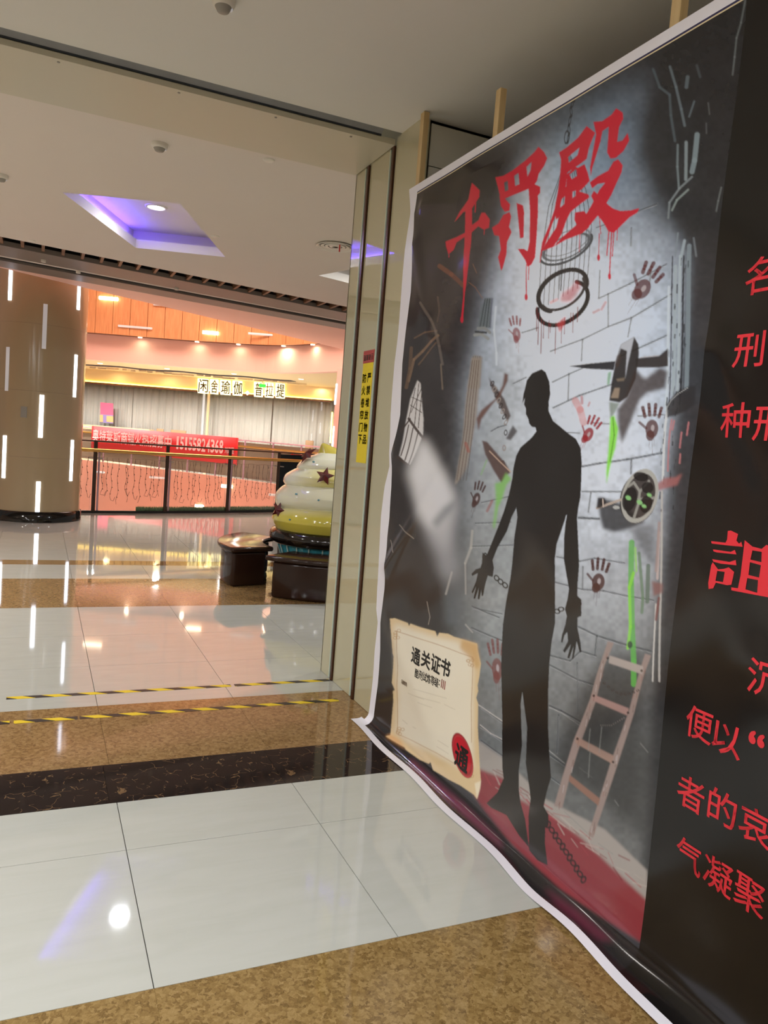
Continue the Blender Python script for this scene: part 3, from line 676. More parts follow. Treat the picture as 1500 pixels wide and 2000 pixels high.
for i, (x, y, e) in enumerate(pp_):
    if i == 0: continue
    p = MB().obox((x, y-0.01), e, 0.032, 0.012, 0.03, 1.31).build('post', M_POST, gr)
    MB().obox((x+e.x*0.075, y+0.05+e.y*0.075), e, 0.016, 0.012, 0.03, 1.12).build('rear_bar', M_PINKLIT, p)
    MB().tube([(x-0.11, y-0.02, 1.01), (x+0.13, y+0.03, 1.0)], 0.011, 6).build('glass_clamp', M_GREYPL, p)
    MB().tube([(x, y-0.01, 1.17), (x+0.02, y-0.085, 1.145)], 0.01, 6).build('handrail_bracket', M_GOLDMET, p)
for i in range(len(pp_)-1):
    (xa, ya, _), (xb, yb, _) = pp_[i], pp_[i+1]; a, b = Vector((xa, ya)), Vector((xb, yb)); d = (b-a).normalized()
    MB().wall([a+d*0.06, b-d*0.06], 0.012, 0.06, 1.27).build('glass_panel', M_GLASS, gr)
# fairy light curtains tied on the glass
for i in range(len(pp_)-1):
    (xa, ya, _), (xb, yb, _) = pp_[i], pp_[i+1]; a, b = Vector((xa, ya)), Vector((xb, yb)); n = 12 if i else 9
    t = thing('fairy_light_curtain', ['unlit fairy light strands on the railing glass beside the pillar', 'unlit fairy light strands on the glass under the left of the red banner', 'unlit fairy light strands on the glass under the right of the red banner', 'unlit fairy light strands on the glass left of the cupcake', 'unlit fairy light strands on the glass behind the cupcake'][i], 'string lights', ((xa+xb)/2, (ya+yb)/2+0.05, 0.06), 'fairy light curtains on the railing')
    d = (b-a).normalized(); nn = Vector((-d.y, d.x))*0.022
    top = [Vector((*(a+d*0.1+(b-a)*0.9*u+nn), 1.02+0.01*math.sin(u*20))) for u in np.linspace(0, 1, 12)]
    MB().tube(top, 0.003, 4).build('lead_wire', M_STRAND, t)
    for k in range(n):
        u = 0.08+0.86*(k+random.uniform(0.1, 0.9))/n; q = a+(b-a)*u+nn; ph = random.uniform(0, 6); L = random.uniform(0.66, 0.88); pts = []
        for j in range(14):
            z = 1.02-L*j/13; w = 0.012*math.sin(j*0.9+ph)+0.02*max(0, j-9)/4*math.sin(ph+j); pts.append((q.x+d.x*w, q.y+d.y*w, z))
        if k % 2 == 0: pts += [(q.x+d.x*0.05, q.y+d.y*0.05, pts[-1][2]-0.015), (q.x+d.x*0.08, q.y+d.y*0.08, pts[-1][2]+0.06)]
        mb = MB().tube(pts, 0.0036, 4)
        for j in range(1, 13, 2): x, y, z = pts[j]; mb.tube([(x, y, z+0.008), (x+0.012, y, z-0.012)], 0.006, 4)
        mb.build('strand', M_STRAND, t)
# turf strip on the ledge outside the railing
mb = MB(); rng = random.Random(3)
x0 = on_rail(262); 
for k in range(9000):
    u = rng.random()*4.6+0.9
    x = np.interp(u, [0, 1.25, 2.71, 4.3, 6], [0.9, 2.04, 3.5, 5.06, 6.6]); 
    if x < x0[0]: continue
    y = np.interp(x, [p[0] for p in rl], [p[1] for p in rl])+0.055+rng.random()*0.045; h = 0.07+rng.random()*0.07; a = rng.random()*6.28; w = 0.013; l = rng.uniform(-0.02, 0.02)
    mb.add([(x-w*math.cos(a), y-w*math.sin(a), -0.01), (x+w*math.cos(a), y+w*math.sin(a), -0.01), (x+l, y+l*0.5, h)], [(0, 1, 2)])
tf = mb.build('turf_strip', M_TURF); tag(tf, 'strip of green artificial turf at the foot of the railing glass', 'turf'); tf['kind'] = 'stuff'
# red notice hung behind the cupcake
q = on_rail(575)
rn = thing('red_notice', 'red cloth notice hung on the railing behind the cupcake', 'notice', (q[0], q[1]+0.09, 0.62))
MB().obox((q[0]+0.12, q[1]+0.17), q[2], 0.30, 0.006, 0.62, 1.28).build('red_cloth', M_RED, rn); MB().tube([(q[0]-0.1, q[1]+0.09, 1.26), (q[0]-0.08, q[1]+0.09, 1.33)], 0.02, 8).build('red_knot', M_RED, rn)

# ------------------------------------------------------------------ cupcake and benches
CC = Vector((3.13, 8.38))
cup = thing('cupcake_sculpture', 'giant glossy cupcake sculpture with yellow and white swirl icing', 'sculpture', (CC.x, CC.y, 0))
# ribbed teal cup
n = 96; vs = []; fs = []; prof = [(0.48, 0.0), (0.53, 0.24), (0.59, 0.42), (0.60, 0.48)]
for r, z in prof:
    for i in range(n):
        a = 2*math.pi*i/n; rr = r*(1.0+(0.018 if (i//2) % 2 else -0.012)); vs.append((CC.x+rr*math.cos(a), CC.y+rr*math.sin(a), z))
for j in range(3):
    for i in range(n): fs.append((j*n+i, j*n+(i+1) % n, (j+1)*n+(i+1) % n, (j+1)*n+i))
cb = MB().add(vs, fs).build('teal_cup', M_TEAL, cup)
for k in range(24):
    a = 2*math.pi*(k*4+0.5)/n+0.02; pts = [(CC.x+(r*1.012)*math.cos(a), CC.y+(r*1.012)*math.sin(a), z) for r, z in prof]; MB().tube(pts, 0.008, 5).build('pale_stripe', M_TEALL, cb)
ringp = [(0.62+0.085*math.cos(t), 0.535+0.085*math.sin(t)) for t in np.linspace(-math.pi, math.pi, 17)]
MB().lathe(ringp, CC, 72).build('chocolate_ring', M_CHOCDK, cup, True)
# swirl icing: helical bulges
nz, na = 150, 96; Z0, Z1 = 0.58, 1.50; vs = []; cols = []
zz = [0.0, 0.15, 0.35, 0.46, 0.59, 0.70, 0.82, 0.92, 1.0]; rr_ = [0.63, 0.69, 0.68, 0.66, 0.61, 0.56, 0.45, 0.35, 0.20]
yel, whi = lin((214, 200, 70)), lin((236, 236, 214))
for j in range(nz+1):
    t = j/nz
    for i in range(na):
        a = 2*math.pi*i/na
        ph = float(np.interp(t, [0, 0.315, 0.59, 0.80, 1.0], [0.15, 1, 2, 3, 3.9]))-(((a-view-0.3)/(2*math.pi)) % 1.0)*0.0-0.10*math.cos(a-view-0.5)
        f = ph % 1.0; b = (math.sin(math.pi*f))**0.55
        R = np.interp(t, zz, rr_)*(0.89+0.11*b)
        vs.append((CC.x+R*math.cos(a), CC.y+R*math.sin(a), Z0+(Z1-Z0)*t))
        w = 0.5+0.5*math.cos(a-view-0.4)
        tier = int(ph+10)-10
        k = {-1: 0.0, 0: 0.05, 1: 0.95, 2: 0.30+0.70*min(1, max(0, (0.8-w)*3)), 3: 0.95}.get(tier, 0.9)
        if tier == 0: k = max(k, min(1, (f-0.72)*4)*0.5)
        cols.append(np.append(yel*(1-k)+whi*k, 1))
fs = [(j*na+i, j*na+(i+1) % na, (j+1)*na+(i+1) % na, (j+1)*na+i) for j in range(nz) for i in range(na)]
fs.append(tuple((nz)*na+i for i in range(na)))
ic = MB().add(vs, fs).build('swirl_icing', attr_mat('icing_gloss', 'paint', 0.10, 0.5, 0.5), cup, True)
at = ic.data.color_attributes.new('paint', 'FLOAT_COLOR', 'POINT'); at.data.foreach_set('color', np.array(cols, dtype=np.float32).ravel())
# curled tip
E3 = Vector((0.911, -0.411, 0)); vs = []; nt_ = 14
for j in range(nt_+1):
    t = j/nt_; z = 1.40+0.21*t; off = -0.17*t**1.6+0.02; r = 0.27*(1-t)**0.85+0.012
    for i in range(32):
        a = 2*math.pi*i/32; p = Vector((CC.x, CC.y, z))+E3*(off+r*math.cos(a)*(1+0.1*t))+Vector((0.411, 0.911, 0))*r*0.8*math.sin(a); vs.append(p)
fs = [(j*32+i, j*32+(i+1) % 32, (j+1)*32+(i+1) % 32, (j+1)*32+i) for j in range(nt_) for i in range(32)]+[tuple(nt_*32+i for i in range(32))]
MB().add(vs, fs).build('icing_tip', mat('icing_yellow', (208, 192, 84), 0.1, coat=0.5), cup, True)
def star(c, nrm, r, parent, rot=0.0):
    nrm = Vector(nrm).normalized(); u = nrm.cross(Vector((0, 0, 1))).normalized(); w = u.cross(nrm); vs = [Vector(c)+nrm*0.045]
    for k in range(10):
        q = r if k % 2 == 0 else r*0.45; a = math.pi/2+k*math.pi/5+rot; vs.append(Vector(c)+(u*math.cos(a)+w*math.sin(a))*q)
    vs.append(Vector(c)-nrm*0.02); fs = [(0, 1+k, 1+(k+1) % 10) for k in range(10)]+[(11, 1+(k+1) % 10, 1+k) for k in range(10)]
    return MB().add(vs, fs).build('chocolate_star', M_STAR, parent)
def cup_pt(px, py, rad):
    # point of the sculpture's skin under a pixel: intersect with a vertical cylinder of radius rad
    d = ray(px, py); ox, oy = -CC.x, -CC.y; A = d[0]**2+d[1]**2; B = d[0]*ox+d[1]*oy; C_ = ox*ox+oy*oy-rad*rad; D = B*B-A*C_
    t = (-B-math.sqrt(max(D, 0)))/A; return Vector((d[0]*t, d[1]*t, d[2]*t+CAM_H))
p = cup_pt(635, 931, 0.60); star(p+Vector((p.x-CC.x, p.y-CC.y, 0.15)).normalized()*0.02, (p.x-CC.x, p.y-CC.y, 0.25), 0.11, cup, 0.15)
p = cup_pt(545, 996, 0.66); star(p+Vector((p.x-CC.x, p.y-CC.y, 0)).normalized()*0.01, (p.x-CC.x-0.25, p.y-CC.y-0.35, 0.1), 0.11, cup, 0.3)
p = cup_pt(606, 892, 0.33); star(p+Vector((-0.03, 0, 0.02)), (p.x-CC.x-0.1, p.y-CC.y, 0.35), 0.13, cup, 0.6)
for px, py, rad in ((612, 902, 0.44), (578, 965, 0.675), (566, 1015, 0.69), (622, 977, 0.672)):
    p = cup_pt(px, py, rad); nn = Vector((p.x-CC.x, p.y-CC.y, 0)).normalized()
    MB().tube([p-nn*0.015, p+nn*0.006], 0.010, 10).build('blue_dot', M_BLUEDOT, cup)
# benches round the cupcake
def bench(a0, a1, label):
    ri, ro = 0.76, 1.28; am = math.radians((a0+a1)/2); root = thing('curved_bench', label, 'bench', (CC.x+math.cos(am)*1.02, CC.y+math.sin(am)*1.02, 0), 'benches round the cupcake')
    def sect(ri, ro, A0, A1, n=22, rc=0.0):
        o = [(CC.x+ro*math.cos(math.radians(A0+(A1-A0)*i/n)), CC.y+ro*math.sin(math.radians(A0+(A1-A0)*i/n))) for i in range(n+1)]
        q = [(CC.x+ri*math.cos(math.radians(A1-(A1-A0)*i/n)), CC.y+ri*math.sin(math.radians(A1-(A1-A0)*i/n))) for i in range(n+1)]
        return o+q
    b = MB().prism(sect(ri+0.06, ro-0.05, a0+3, a1-3), 0.0, 0.38).build('bench_body', M_CHOC, root); bevel(b, 0.03, 3)
    t = MB().prism(sect(ri, ro, a0, a1), 0.38, 0.435).build('seat_top', M_CHOC, root); bevel(t, 0.022, 3)
bench(128, 197, 'glossy dark brown curved bench left of the cupcake')
bench(219, 289, 'glossy dark brown curved bench in front of the cupcake')
bench(36, 106, 'glossy dark brown curved bench behind the cupcake')
bench(311, 381, 'glossy dark brown curved bench hidden behind the column')

# ------------------------------------------------------------------ ceiling fittings
p = at_z(655, 480, ZF); dfu = thing('air_diffuser', 'round white ceiling air diffuser with concentric rings and red tag', 'air diffuser', (p.x, p.y, ZF-0.03))
for k, r in enumerate((0.20, 0.15, 0.105, 0.062)):
    MB().lathe([(r-0.03, ZF-0.004-0.004*k), (r, ZF-0.022+0.003*k), (r+0.006, ZF-0.016+0.003*k), (r-0.022, ZF)], (p.x, p.y), 40).build('ring', M_TRIMW, dfu, True)
MB().lathe([(0.0005, ZF-0.002), (0.19, ZF-0.002)], (p.x, p.y), 40).build('dark_throat', M_GREYPL, dfu)
MB().box(p.x-0.006, p.x+0.006, p.y-0.14, p.y-0.135, ZF-0.09, ZF-0.01).build('red_tag', M_RED, dfu)
def detector(px, py, z, label, r=0.06):
    p = at_z(px, py, z); t = thing('smoke_detector', label, 'smoke detector', (p.x, p.y, z-0.05), 'ceiling detectors')
    MB().lathe([(0.0005, z-0.035), (r*0.9, z-0.033), (r, z-0.02), (r, z)], (p.x, p.y), 28).build('housing', M_TRIMW, t, True)
    MB().lathe([(0.0005, z-0.055), (r*0.5, z-0.053), (r*0.72, z-0.033)], (p.x, p.y), 28).build('sensor_cap', M_GREYPL, t, True)
    MB().box(p.x+r*0.6, p.x+r*0.8, p.y-0.01, p.y+0.01, z-0.04, z-0.03).build('indicator', M_LEDDIM, t)
detector(312, 281, ZF, 'white smoke detector above the blue lit recess')
detector(2, 342, ZF, 'white ceiling detector at the left edge of the picture')
detector(437, -2, ZC, 'white ceiling detector at the top edge of the picture', 0.05)
for k, (px, py) in enumerate(((525, 312), (420, 461), (62, 470))):
    p = at_z(px, py, ZF)
    tag(MB().lathe([(0.0005, ZF-0.012), (0.035, ZF-0.012), (0.045, ZF-0.004), (0.046, ZF)], (p.x, p.y), 20).build('fire_sprinkler', M_TRIMW, smooth=True), ['flat round white ceiling sprinkler cover nearest the soffit', 'flat round white ceiling sprinkler cover right of the recess', 'flat round white ceiling sprinkler cover above the pillar'][k], 'sprinkler', 'small ceiling sprinklers')

# ------------------------------------------------------------------ hazard tape on the floor
for k, (y, segs) in enumerate(((4.855, [(-1.8, -0.16), (-0.12, 1.20), (1.225, 1.885)]), (4.455, [(-1.8, -0.09), (-0.07, 0.25), (0.262, 1.80)]))):
    t = thing('hazard_tape', ['yellow and black hazard tape on the white tiles before the shutter', 'yellow and black hazard tape crossing the brown tiles'][k], 'floor tape', (0.2, y, 0.0), 'hazard tape lines')
    for a, b in segs: MB().box(a, b, y-0.022, y+0.022, 0.0003, 0.0016).build('tape_piece', M_HAZ, t)

# ------------------------------------------------------------------ warning sticker on the column
st = thing('warning_sticker', 'tall yellow warning sticker with a red heading between the shutter rails', 'sticker', (XC, 4.62, 1.516))
MB().box(XC-0.0015, XC-0.0002, 4.535, 4.700, 1.516, 2.155).build('yellow_field', M_YELSTK, st)
MB().box(XC-0.0018, XC-0.0002, 4.528, 4.706, 2.155, 2.235).build('red_heading', M_REDSTK, st)
fn = lambda x, y: Vector((XC-0.0026, 4.706-x, y))
for i, ch in enumerate('温馨提示'):
    mb = MB(); put_glyph(mb, ch, 0.012+i*0.040, 0.046+i*0.040, 2.172, 2.208, fn, 0.0006); mb.build('letter', M_WTXT, st)
for cx, tx in ((0.018, '防火卷帘门下'), (0.096, '严禁堆放物品')):
    for i, ch in enumerate(tx):
        mb = MB(); z1 = 2.088-i*0.0785; put_glyph(mb, ch, cx, cx+0.058, z1-0.057, z1, fn, 0.0014); mb.build('letter', M_BLKTXT, st)

# ================================================================== THE PRINTED BANNER
XB = 1.85; ZTOP = 3.085; YSEAM = 1.796
EO = [(4.088, 3.079), (4.056, 2.945), (4.08, 2.752), (4.084, 2.516), (4.089, 2.286), (4.105, 2.113), (4.092, 1.819), (4.063, 1.595), (4.042, 1.525), (4.084, 1.403), (4.101, 1.221), (4.1, 1.1), (4.101, 0.794), (4.092, 0.673), (4.058, 0.602), (4.062, 0.557), (4.075, 0.43), (4.072, 0.213), (4.076, 0.036), (4.08, -0.2)][::-1]
EI = [(3.979, 3.05), (4.002, 2.932), (3.964, 2.73), (3.953, 2.497), (3.978, 2.275), (3.986, 2.106), (3.966, 1.818), (4.028, 1.596), (4.007, 1.527), (3.992, 1.411), (3.987, 1.234), (4.0, 1.114), (3.993, 0.816), (4.02, 0.61), (4.003, 0.45), (3.999, 0.236), (4.003, 0.062), (4.0, -0.2)][::-1]
def edge_o(z): return np.interp(z, [p[1] for p in EO], [p[0] for p in EO])
def edge_i(z): return np.interp(z, [p[1] for p in EI], [p[0] for p in EI])
CREASE = [((3.98, 0.95), (3.35, 1.62), 0.035, 0.012), ((3.9, 2.95), (3.5, 2.86), 0.03, 0.010), ((3.95, 2.75), (3.75, 2.35), 0.04, 0.010), ((3.97, 1.60), (3.4, 1.35), 0.05, 0.010),
          ((3.3, 2.55), (2.7, 1.95), 0.09, 0.010), ((2.9, 1.7), (2.2, 0.9), 0.08, 0.009), ((3.6, 2.2), (3.1, 1.75), 0.06, 0.008), ((1.75, 2.0), (1.45, 1.55), 0.05, 0.010), ((1.9, 1.75), (1.6, 1.2), 0.06, 0.009),
          ((2.5, 2.9), (2.3, 2.2), 0.10, 0.006), ((3.9, 0.62), (3.3, 0.22), 0.05, 0.007), ((1.5, 1.1), (1.1, 0.5), 0.06, 0.009)]
def wave(Y, Z):
    w = 0.006*np.sin(Y*2.6+Z*1.9+0.6)+0.0035*np.sin(Y*6.1-Z*4.3+1.1)+0.0016*np.sin(Y*13+Z*9.0)
    for (ya, za), (yb, zb), s, h in CREASE:
        dy, dz = yb-ya, zb-za; L2 = dy*dy+dz*dz; t = np.clip(((Y-ya)*dy+(Z-za)*dz)/L2, 0, 1)
        d2 = (Y-ya-t*dy)**2+(Z-za-t*dz)**2; w = w+h*np.exp(-d2/(2*s*s))*(1-0.6*t)
    k = np.clip(Z/0.25, 0, 1)*np.clip((ZTOP-Z)/0.12, 0.1, 1)
    return w*k
SK = 0.06   # radius of the roll on to the floor
ARC = SK*math.pi/2
def sheet(Y, T):
    # T: length along the sheet from the dark floor edge; returns reference and waved points
    a = np.clip(T/ARC, 0, 1)*math.pi/2
    x = XB-SK+SK*np.sin(a); z = 0.004+SK*(1-np.cos(a))+np.maximum(T-ARC, 0)
    fl = np.maximum(-T, 0)       # flat part on the floor
    drift = 0.022*np.clip((2.6-Y)/1.0, 0, 1)*np.clip(1-T/ARC, 0, 1)+0.008*np.sin(Y*9.0)*np.clip(1-T/ARC, 0, 1)
    x = x-fl-drift
    z = z+np.clip(1-T/ARC, 0, 1)*0.006*(1+np.sin(Y*13.0))*np.clip((2.7-Y)/0.5, 0, 1)
    return x, z, x-wave(Y, z)*np.clip(T/ARC, 0, 1)
TT = ZTOP-0.004-SK+ARC     # sheet length to the top

# ---- paint the print on a canvas laid out like the photograph (pixel -> banner plane)
CX0, CY0, CW, CH = 690, -40, 830, 2100
CV = np.zeros((CH, CW, 3)); YY, XX = np.mgrid[0:CH, 0:CW].astype(float); YY += CY0; XX += CX0
def box_of(pts, pad):
    xs = [p[0] for p in pts]; ys = [p[1] for p in pts]
    return max(0, int(min(xs)-pad-CX0)), min(CW, int(max(xs)+pad-CX0)+2), max(0, int(min(ys)-pad-CY0)), min(CH, int(max(ys)+pad-CY0)+2)
def blur(m, s):
    if s <= 0: return m
    r = max(1, int(s*2.5)); k = np.exp(-np.arange(-r, r+1)**2/(2*s*s)); k /= k.sum()
    m = np.pad(m, r, mode='edge')
    m = sum(k[i]*m[i:i+m.shape[0]-2*r, :] for i in range(2*r+1)); return sum(k[i]*m[:, i:i+m.shape[1]-2*r] for i in range(2*r+1))
def comp(b, m, c, alpha):
    x0, x1, y0, y1 = b; m = (m*alpha)[..., None]; CV[y0:y1, x0:x1] = CV[y0:y1, x0:x1]*(1-m)+lin(c)*m
def mask(polys, soft=0):
    pts = [p for q in polys for p in q]; b = box_of(pts, 2+soft*3); x0, x1, y0, y1 = b
    if x1 <= x0 or y1 <= y0: return b, None
    acc = np.zeros((y1-y0, x1-x0))
    for sx, sy in ((-.25, -.25), (.25, -.25), (-.25, .25), (.25, .25)):
        X = XX[y0:y1, x0:x1]+sx; Y = YY[y0:y1, x0:x1]+sy; ins = np.zeros(X.shape, bool)
        for q in polys:
            n = len(q)
            for i in range(n):
                (xa, ya), (xb, yb) = q[i], q[(i+1) % n]
                if ya == yb: continue
                c = ((ya > Y) != (yb > Y)) & (X < (xb-xa)*(Y-ya)/(yb-ya)+xa); ins ^= c
        acc += ins
    return b, blur(acc/4, soft)
def poly(p, c, alpha=1.0, soft=0, holes=()):
    b, m = mask([p]+list(holes), soft)
    if m is not None: comp(b, m, c, alpha)
def line(p, w, c, alpha=1.0, soft=0.6):
    for (xa, ya), (xb, yb) in zip(p[:-1], p[1:]):
        b = box_of([(xa, ya), (xb, yb)], w+soft*3+1); x0, x1, y0, y1 = b
        if x1 <= x0 or y1 <= y0: continue
        X = XX[y0:y1, x0:x1]; Y = YY[y0:y1, x0:x1]; dx, dy = xb-xa, yb-ya; L = dx*dx+dy*dy+1e-9
        t = np.clip(((X-xa)*dx+(Y-ya)*dy)/L, 0, 1); d = np.hypot(X-xa-t*dx, Y-ya-t*dy)
        comp(b, np.clip((w/2-d)/max(soft, 0.3)+0.5, 0, 1), c, alpha)
def ell(cx, cy, rx, ry, c, rot=0.0, alpha=1.0, soft=0.0, ring=0.0):
    R = max(rx, ry)*1.05+soft*3+2; b = box_of([(cx-R, cy-R), (cx+R, cy+R)], 0); x0, x1, y0, y1 = b
    if x1 <= x0 or y1 <= y0: return
    X = XX[y0:y1, x0:x1]-cx; Y = YY[y0:y1, x0:x1]-cy; cr, sr = math.cos(rot), math.sin(rot); u = X*cr+Y*sr; v = -X*sr+Y*cr
    q = np.sqrt((u/rx)**2+(v/ry)**2); s = max(soft, 0.7)/min(rx, ry)
    m = np.clip((1-q)/s+0.5, 0, 1)
    if ring > 0: m = m*np.clip((q-(1-ring))/s+0.5, 0, 1)
    comp(b, m, c, alpha)
def glow(cx, cy, sx, sy, c, alpha, rot=0.0):
    X = XX-cx; Y = YY-cy; cr, sr = math.cos(rot), math.sin(rot); u = (X*cr+Y*sr)/sx; v = (-X*sr+Y*cr)/sy
    m = (np.exp(-(u*u+v*v)/2)*alpha)[..., None]; CV[:] = CV*(1-m)+lin(c)*m
nrng = np.random.RandomState(5)
def vnoise(cell):
    h, w = int(CH/cell)+3, int(CW/cell)+3; g = nrng.rand(h, w); y = np.arange(CH)/cell; x = np.arange(CW)/cell
    yi, xi = y.astype(int), x.astype(int); fy, fx = (y-yi)[:, None], (x-xi)[None, :]; fy = fy*fy*(3-2*fy); fx = fx*fx*(3-2*fx)
    a, b, c, d = g[yi][:, xi], g[yi][:, xi+1], g[yi+1][:, xi], g[yi+1][:, xi+1]
    return (a*(1-fx)+b*fx)*(1-fy)+(c*(1-fx)+d*fx)*fy
def C1(x, y): return (840+x/3.409, 180+y/3.409)
def C2(x, y): return (700+x/3.333, 650+y/3.333)
def C3(x, y): return (1050+x/4.0, 550+y/4.0)
def C4(x, y): return (1000+x/2.857, 1000+y/2.857)
def C5(x, y): return (700+x/5.0, 1180+y/5.0)
def C6(x, y): return (700+x/2.143, 1500+y/2.143)
def CD(x, y): return (780+x/6.25, 440+y/6.25)
def tr(f, s): return [f(*p) for p in s]
# base gloom and lit stone wall
CV[:] = lin((30, 27, 28))
glow(1100, 1150, 150, 560, (122, 126, 128), 0.95, -0.06)
glow(1230, 1150, 85, 520, (116, 118, 120), 0.85, -0.07)
glow(1180, 700, 150, 190, (168, 188, 214), 0.95)
glow(1090, 590, 100, 210, (232, 240, 255), 0.98)
glow(1160, 880, 110, 200, (200, 208, 222), 0.85)
glow(1180, 300, 70, 130, (92, 116, 142), 0.75)
glow(1110, 300, 40, 90, (140, 166, 192), 0.55)
glow(960, 600, 34, 150, (150, 168, 198), 0.55, 0.12)
glow(975, 1050, 45, 300, (150, 156, 160), 0.65)
glow(1180, 1500, 110, 120, (70, 70, 70), 0.5)
# dark top, dark left, dark right edges of the picture
def dark(poly_pts, c, soft, alpha): poly(poly_pts, c, alpha, soft)
dark([(690, -60), (1520, -60), (1520, 60), (1240, 160), (1050, 300), (860, 420), (690, 520)], (38, 38, 42), 26, 0.80)
dark([(690, 300), (1020, 280), (990, 450), (948, 600), (908, 760), (890, 1000), (870, 1240), (930, 1560), (690, 1560)], (38, 31, 31), 16, 0.93)
dark([(1318, -60), (1520, -60), (1520, 1900), (1240, 1900), (1262, 1500), (1290, 1150), (1325, 700), (1345, 500), (1250, 300)], (34, 34, 37), 12, 0.93)
dark([(1240, 200), (1345, 200), (1345, 470), (1262, 420)], (40, 42, 46), 24, 0.75)
# stone texture
n1 = vnoise(7)*0.5+vnoise(18)*0.35+vnoise(45)*0.3
CV *= (0.72+0.5*n1)[..., None]
# mortar joints
DK = (58, 62, 66)
for f, P, w in [
    (C3, [(100, 545), (345, 450), (540, 350), (720, 280), (1040, 95)], 1.3), (C3, [(540, 90), (540, 350)], 1.2), (C3, [(470, 130), (700, 15), (1000, -140)], 1.2), (C3, [(345, 450), (335, 620)], 1.0), (C3, [(720, 280), (695, 430)], 1.0),
    (C3, [(1010, 415), (780, 520), (620, 590)], 1.4), (C3, [(115, 785), (240, 722), (420, 640)], 1.4), (C3, [(240, 722), (232, 925)], 1.1), (C3, [(115, 985), (320, 890), (585, 800)], 1.7), (C3, [(350, 1445), (490, 1420), (700, 1390), (990, 1338)], 2.6),
    (C3, [(735, 1390), (735, 1500)], 2.2), (C3, [(350, 1640), (660, 1642)], 1.6), (C3, [(420, 1650), (400, 1800)], 1.6), (C3, [(320, 1840), (490, 1852)], 1.8), (C3, [(100, 1170), (330, 1185)], 0.9),
    (C3, [(160, -130), (160, 60)], 0.8), (C3, [(470, 130), (480, -90)], 1.0), (C3, [(860, 20), (880, -150)], 1.0), (C3, [(0, 360), (-120, 400)], 0.9), (C3, [(560, 1110), (420, 1105)], 0.8), (C3, [(985, 1040), (780, 1050)], 0.8),
    (C4, [(370, 35), (490, 40)], 1.6), (C4, [(250, 250), (380, 275), (470, 258), (640, 285)], 1.4), (C4, [(245, 392), (400, 432), (520, 440), (660, 470), (800, 492)], 1.6), (C4, [(400, 305), (400, 432)], 1.5),
    (C4, [(380, 640), (480, 690), (650, 742), (790, 775)], 2.3), (C4, [(480, 690), (470, 795)], 2.4), (C4, [(220, 800), (330, 830), (390, 775), (475, 802)], 1.8), (C4, [(215, 852), (370, 935), (490, 972)], 1.6), (C4, [(370, 840), (372, 1130)], 1.6),
    (C4, [(215, 1080), (280, 1110), (390, 1172)], 2.2), (C4, [(265, 1130), (260, 1340)], 1.8), (C4, [(215, 1350), (320, 1425)], 1.6), (C4, [(230, 1480), (310, 1540)], 1.4),
    (C2, [(800, 1105), (1000, 1060)], 0.9), (C2, [(760, 1240), (985, 1232)], 0.9), (C2, [(735, 1390), (1000, 1382)], 1.0), (C2, [(740, 1790), (940, 1830)], 1.0), (C2, [(860, 640), (905, 615), (960, 600)], 1.2), (C2, [(1000, 330), (1090, 290)], 0.8),
    (C5, [(1100, 230), (1420, 360)], 1.6), (C5, [(1100, 20), (1380, 130)], 1.4), (C5, [(1190, 1000), (1420, 1150)], 2.0), (C5, [(1190, 1190), (1420, 1330)], 2.0), (C5, [(1200, 1330), (1420, 1480)], 1.6),
    (C1, [(1300, 820), (1500, 740)], 1.2), (C1, [(1330, 900), (1325, 1020)], 1.0), (C1, [(1100, 900), (1300, 830)], 0.8)]:
    q = tr(f, P); line(q, w+4.0, (120, 126, 134), 0.22, 3.0); line(q, w+0.9, DK, 0.72, 0.9); line([(x+0.3, y+w+1.0) for x, y in q], 0.9, (206, 210, 216), 0.28, 0.8)
# white gleams along lower skirting courses
for f, P, w, c in [(C4, [(215, 1090), (280, 1120), (380, 1190)], 1.2, (170, 172, 172)), (C4, [(215, 1330), (300, 1400)], 1.5, (190, 190, 190)), (C5, [(1170, 985), (1290, 1060), (1420, 1140)], 2.0, (205, 202, 200)), (C5, [(1190, 1180), (1300, 1260), (1420, 1320)], 2.0, (200, 196, 194)), (C4, [(380, 1425), (450, 1480)], 1.2, (150, 150, 150))]:
    line(tr(f, P), w, c, 0.7, 0.9)
# right hand shadowed foot of the wall behind the ladder
poly([(1180, 1280), (1265, 1270), (1262, 1500), (1255, 1640), (1170, 1560), (1080, 1500), (1110, 1400)], (38, 38, 38), 0.72, 14)
# carved shafts on the right
for x0, y0, x1, y1, w, c in [(1305, 560, 1300, 800, 5, (186, 198, 210)), (1318, 520, 1313, 770, 7, (150, 164, 174)), (1328, 500, 1322, 770, 6, (160, 174, 184)), (1346, 480, 1340, 760, 9, (118, 132, 142)),
                             (1304, 800, 1298, 940, 5, (196, 200, 204)), (1296, 960, 1292, 1330, 4, (170, 168, 166)), (1290, 1040, 1287, 1130, 5, (176, 160, 158)), (1285, 1180, 1279, 1330, 3, (190, 188, 186))]:
    line([(x0, y0), (x1, y1)], w, c, 0.85, 1.5)
for k in range(60):
    y = nrng.uniform(490, 1000); x = 1322-(y-500)*0.045+nrng.uniform(-12, 24); line([(x, y), (x-0.6, y+nrng.uniform(4, 16))], nrng.uniform(1, 3), (34, 36, 40), 0.8, 1.0)
line([(1312, 500), (1306, 800)], 2.2, (24, 24, 28), 0.9, 0.8); line([(1335, 500), (1328, 790)], 3.0, (26, 27, 30), 0.9, 1.0)
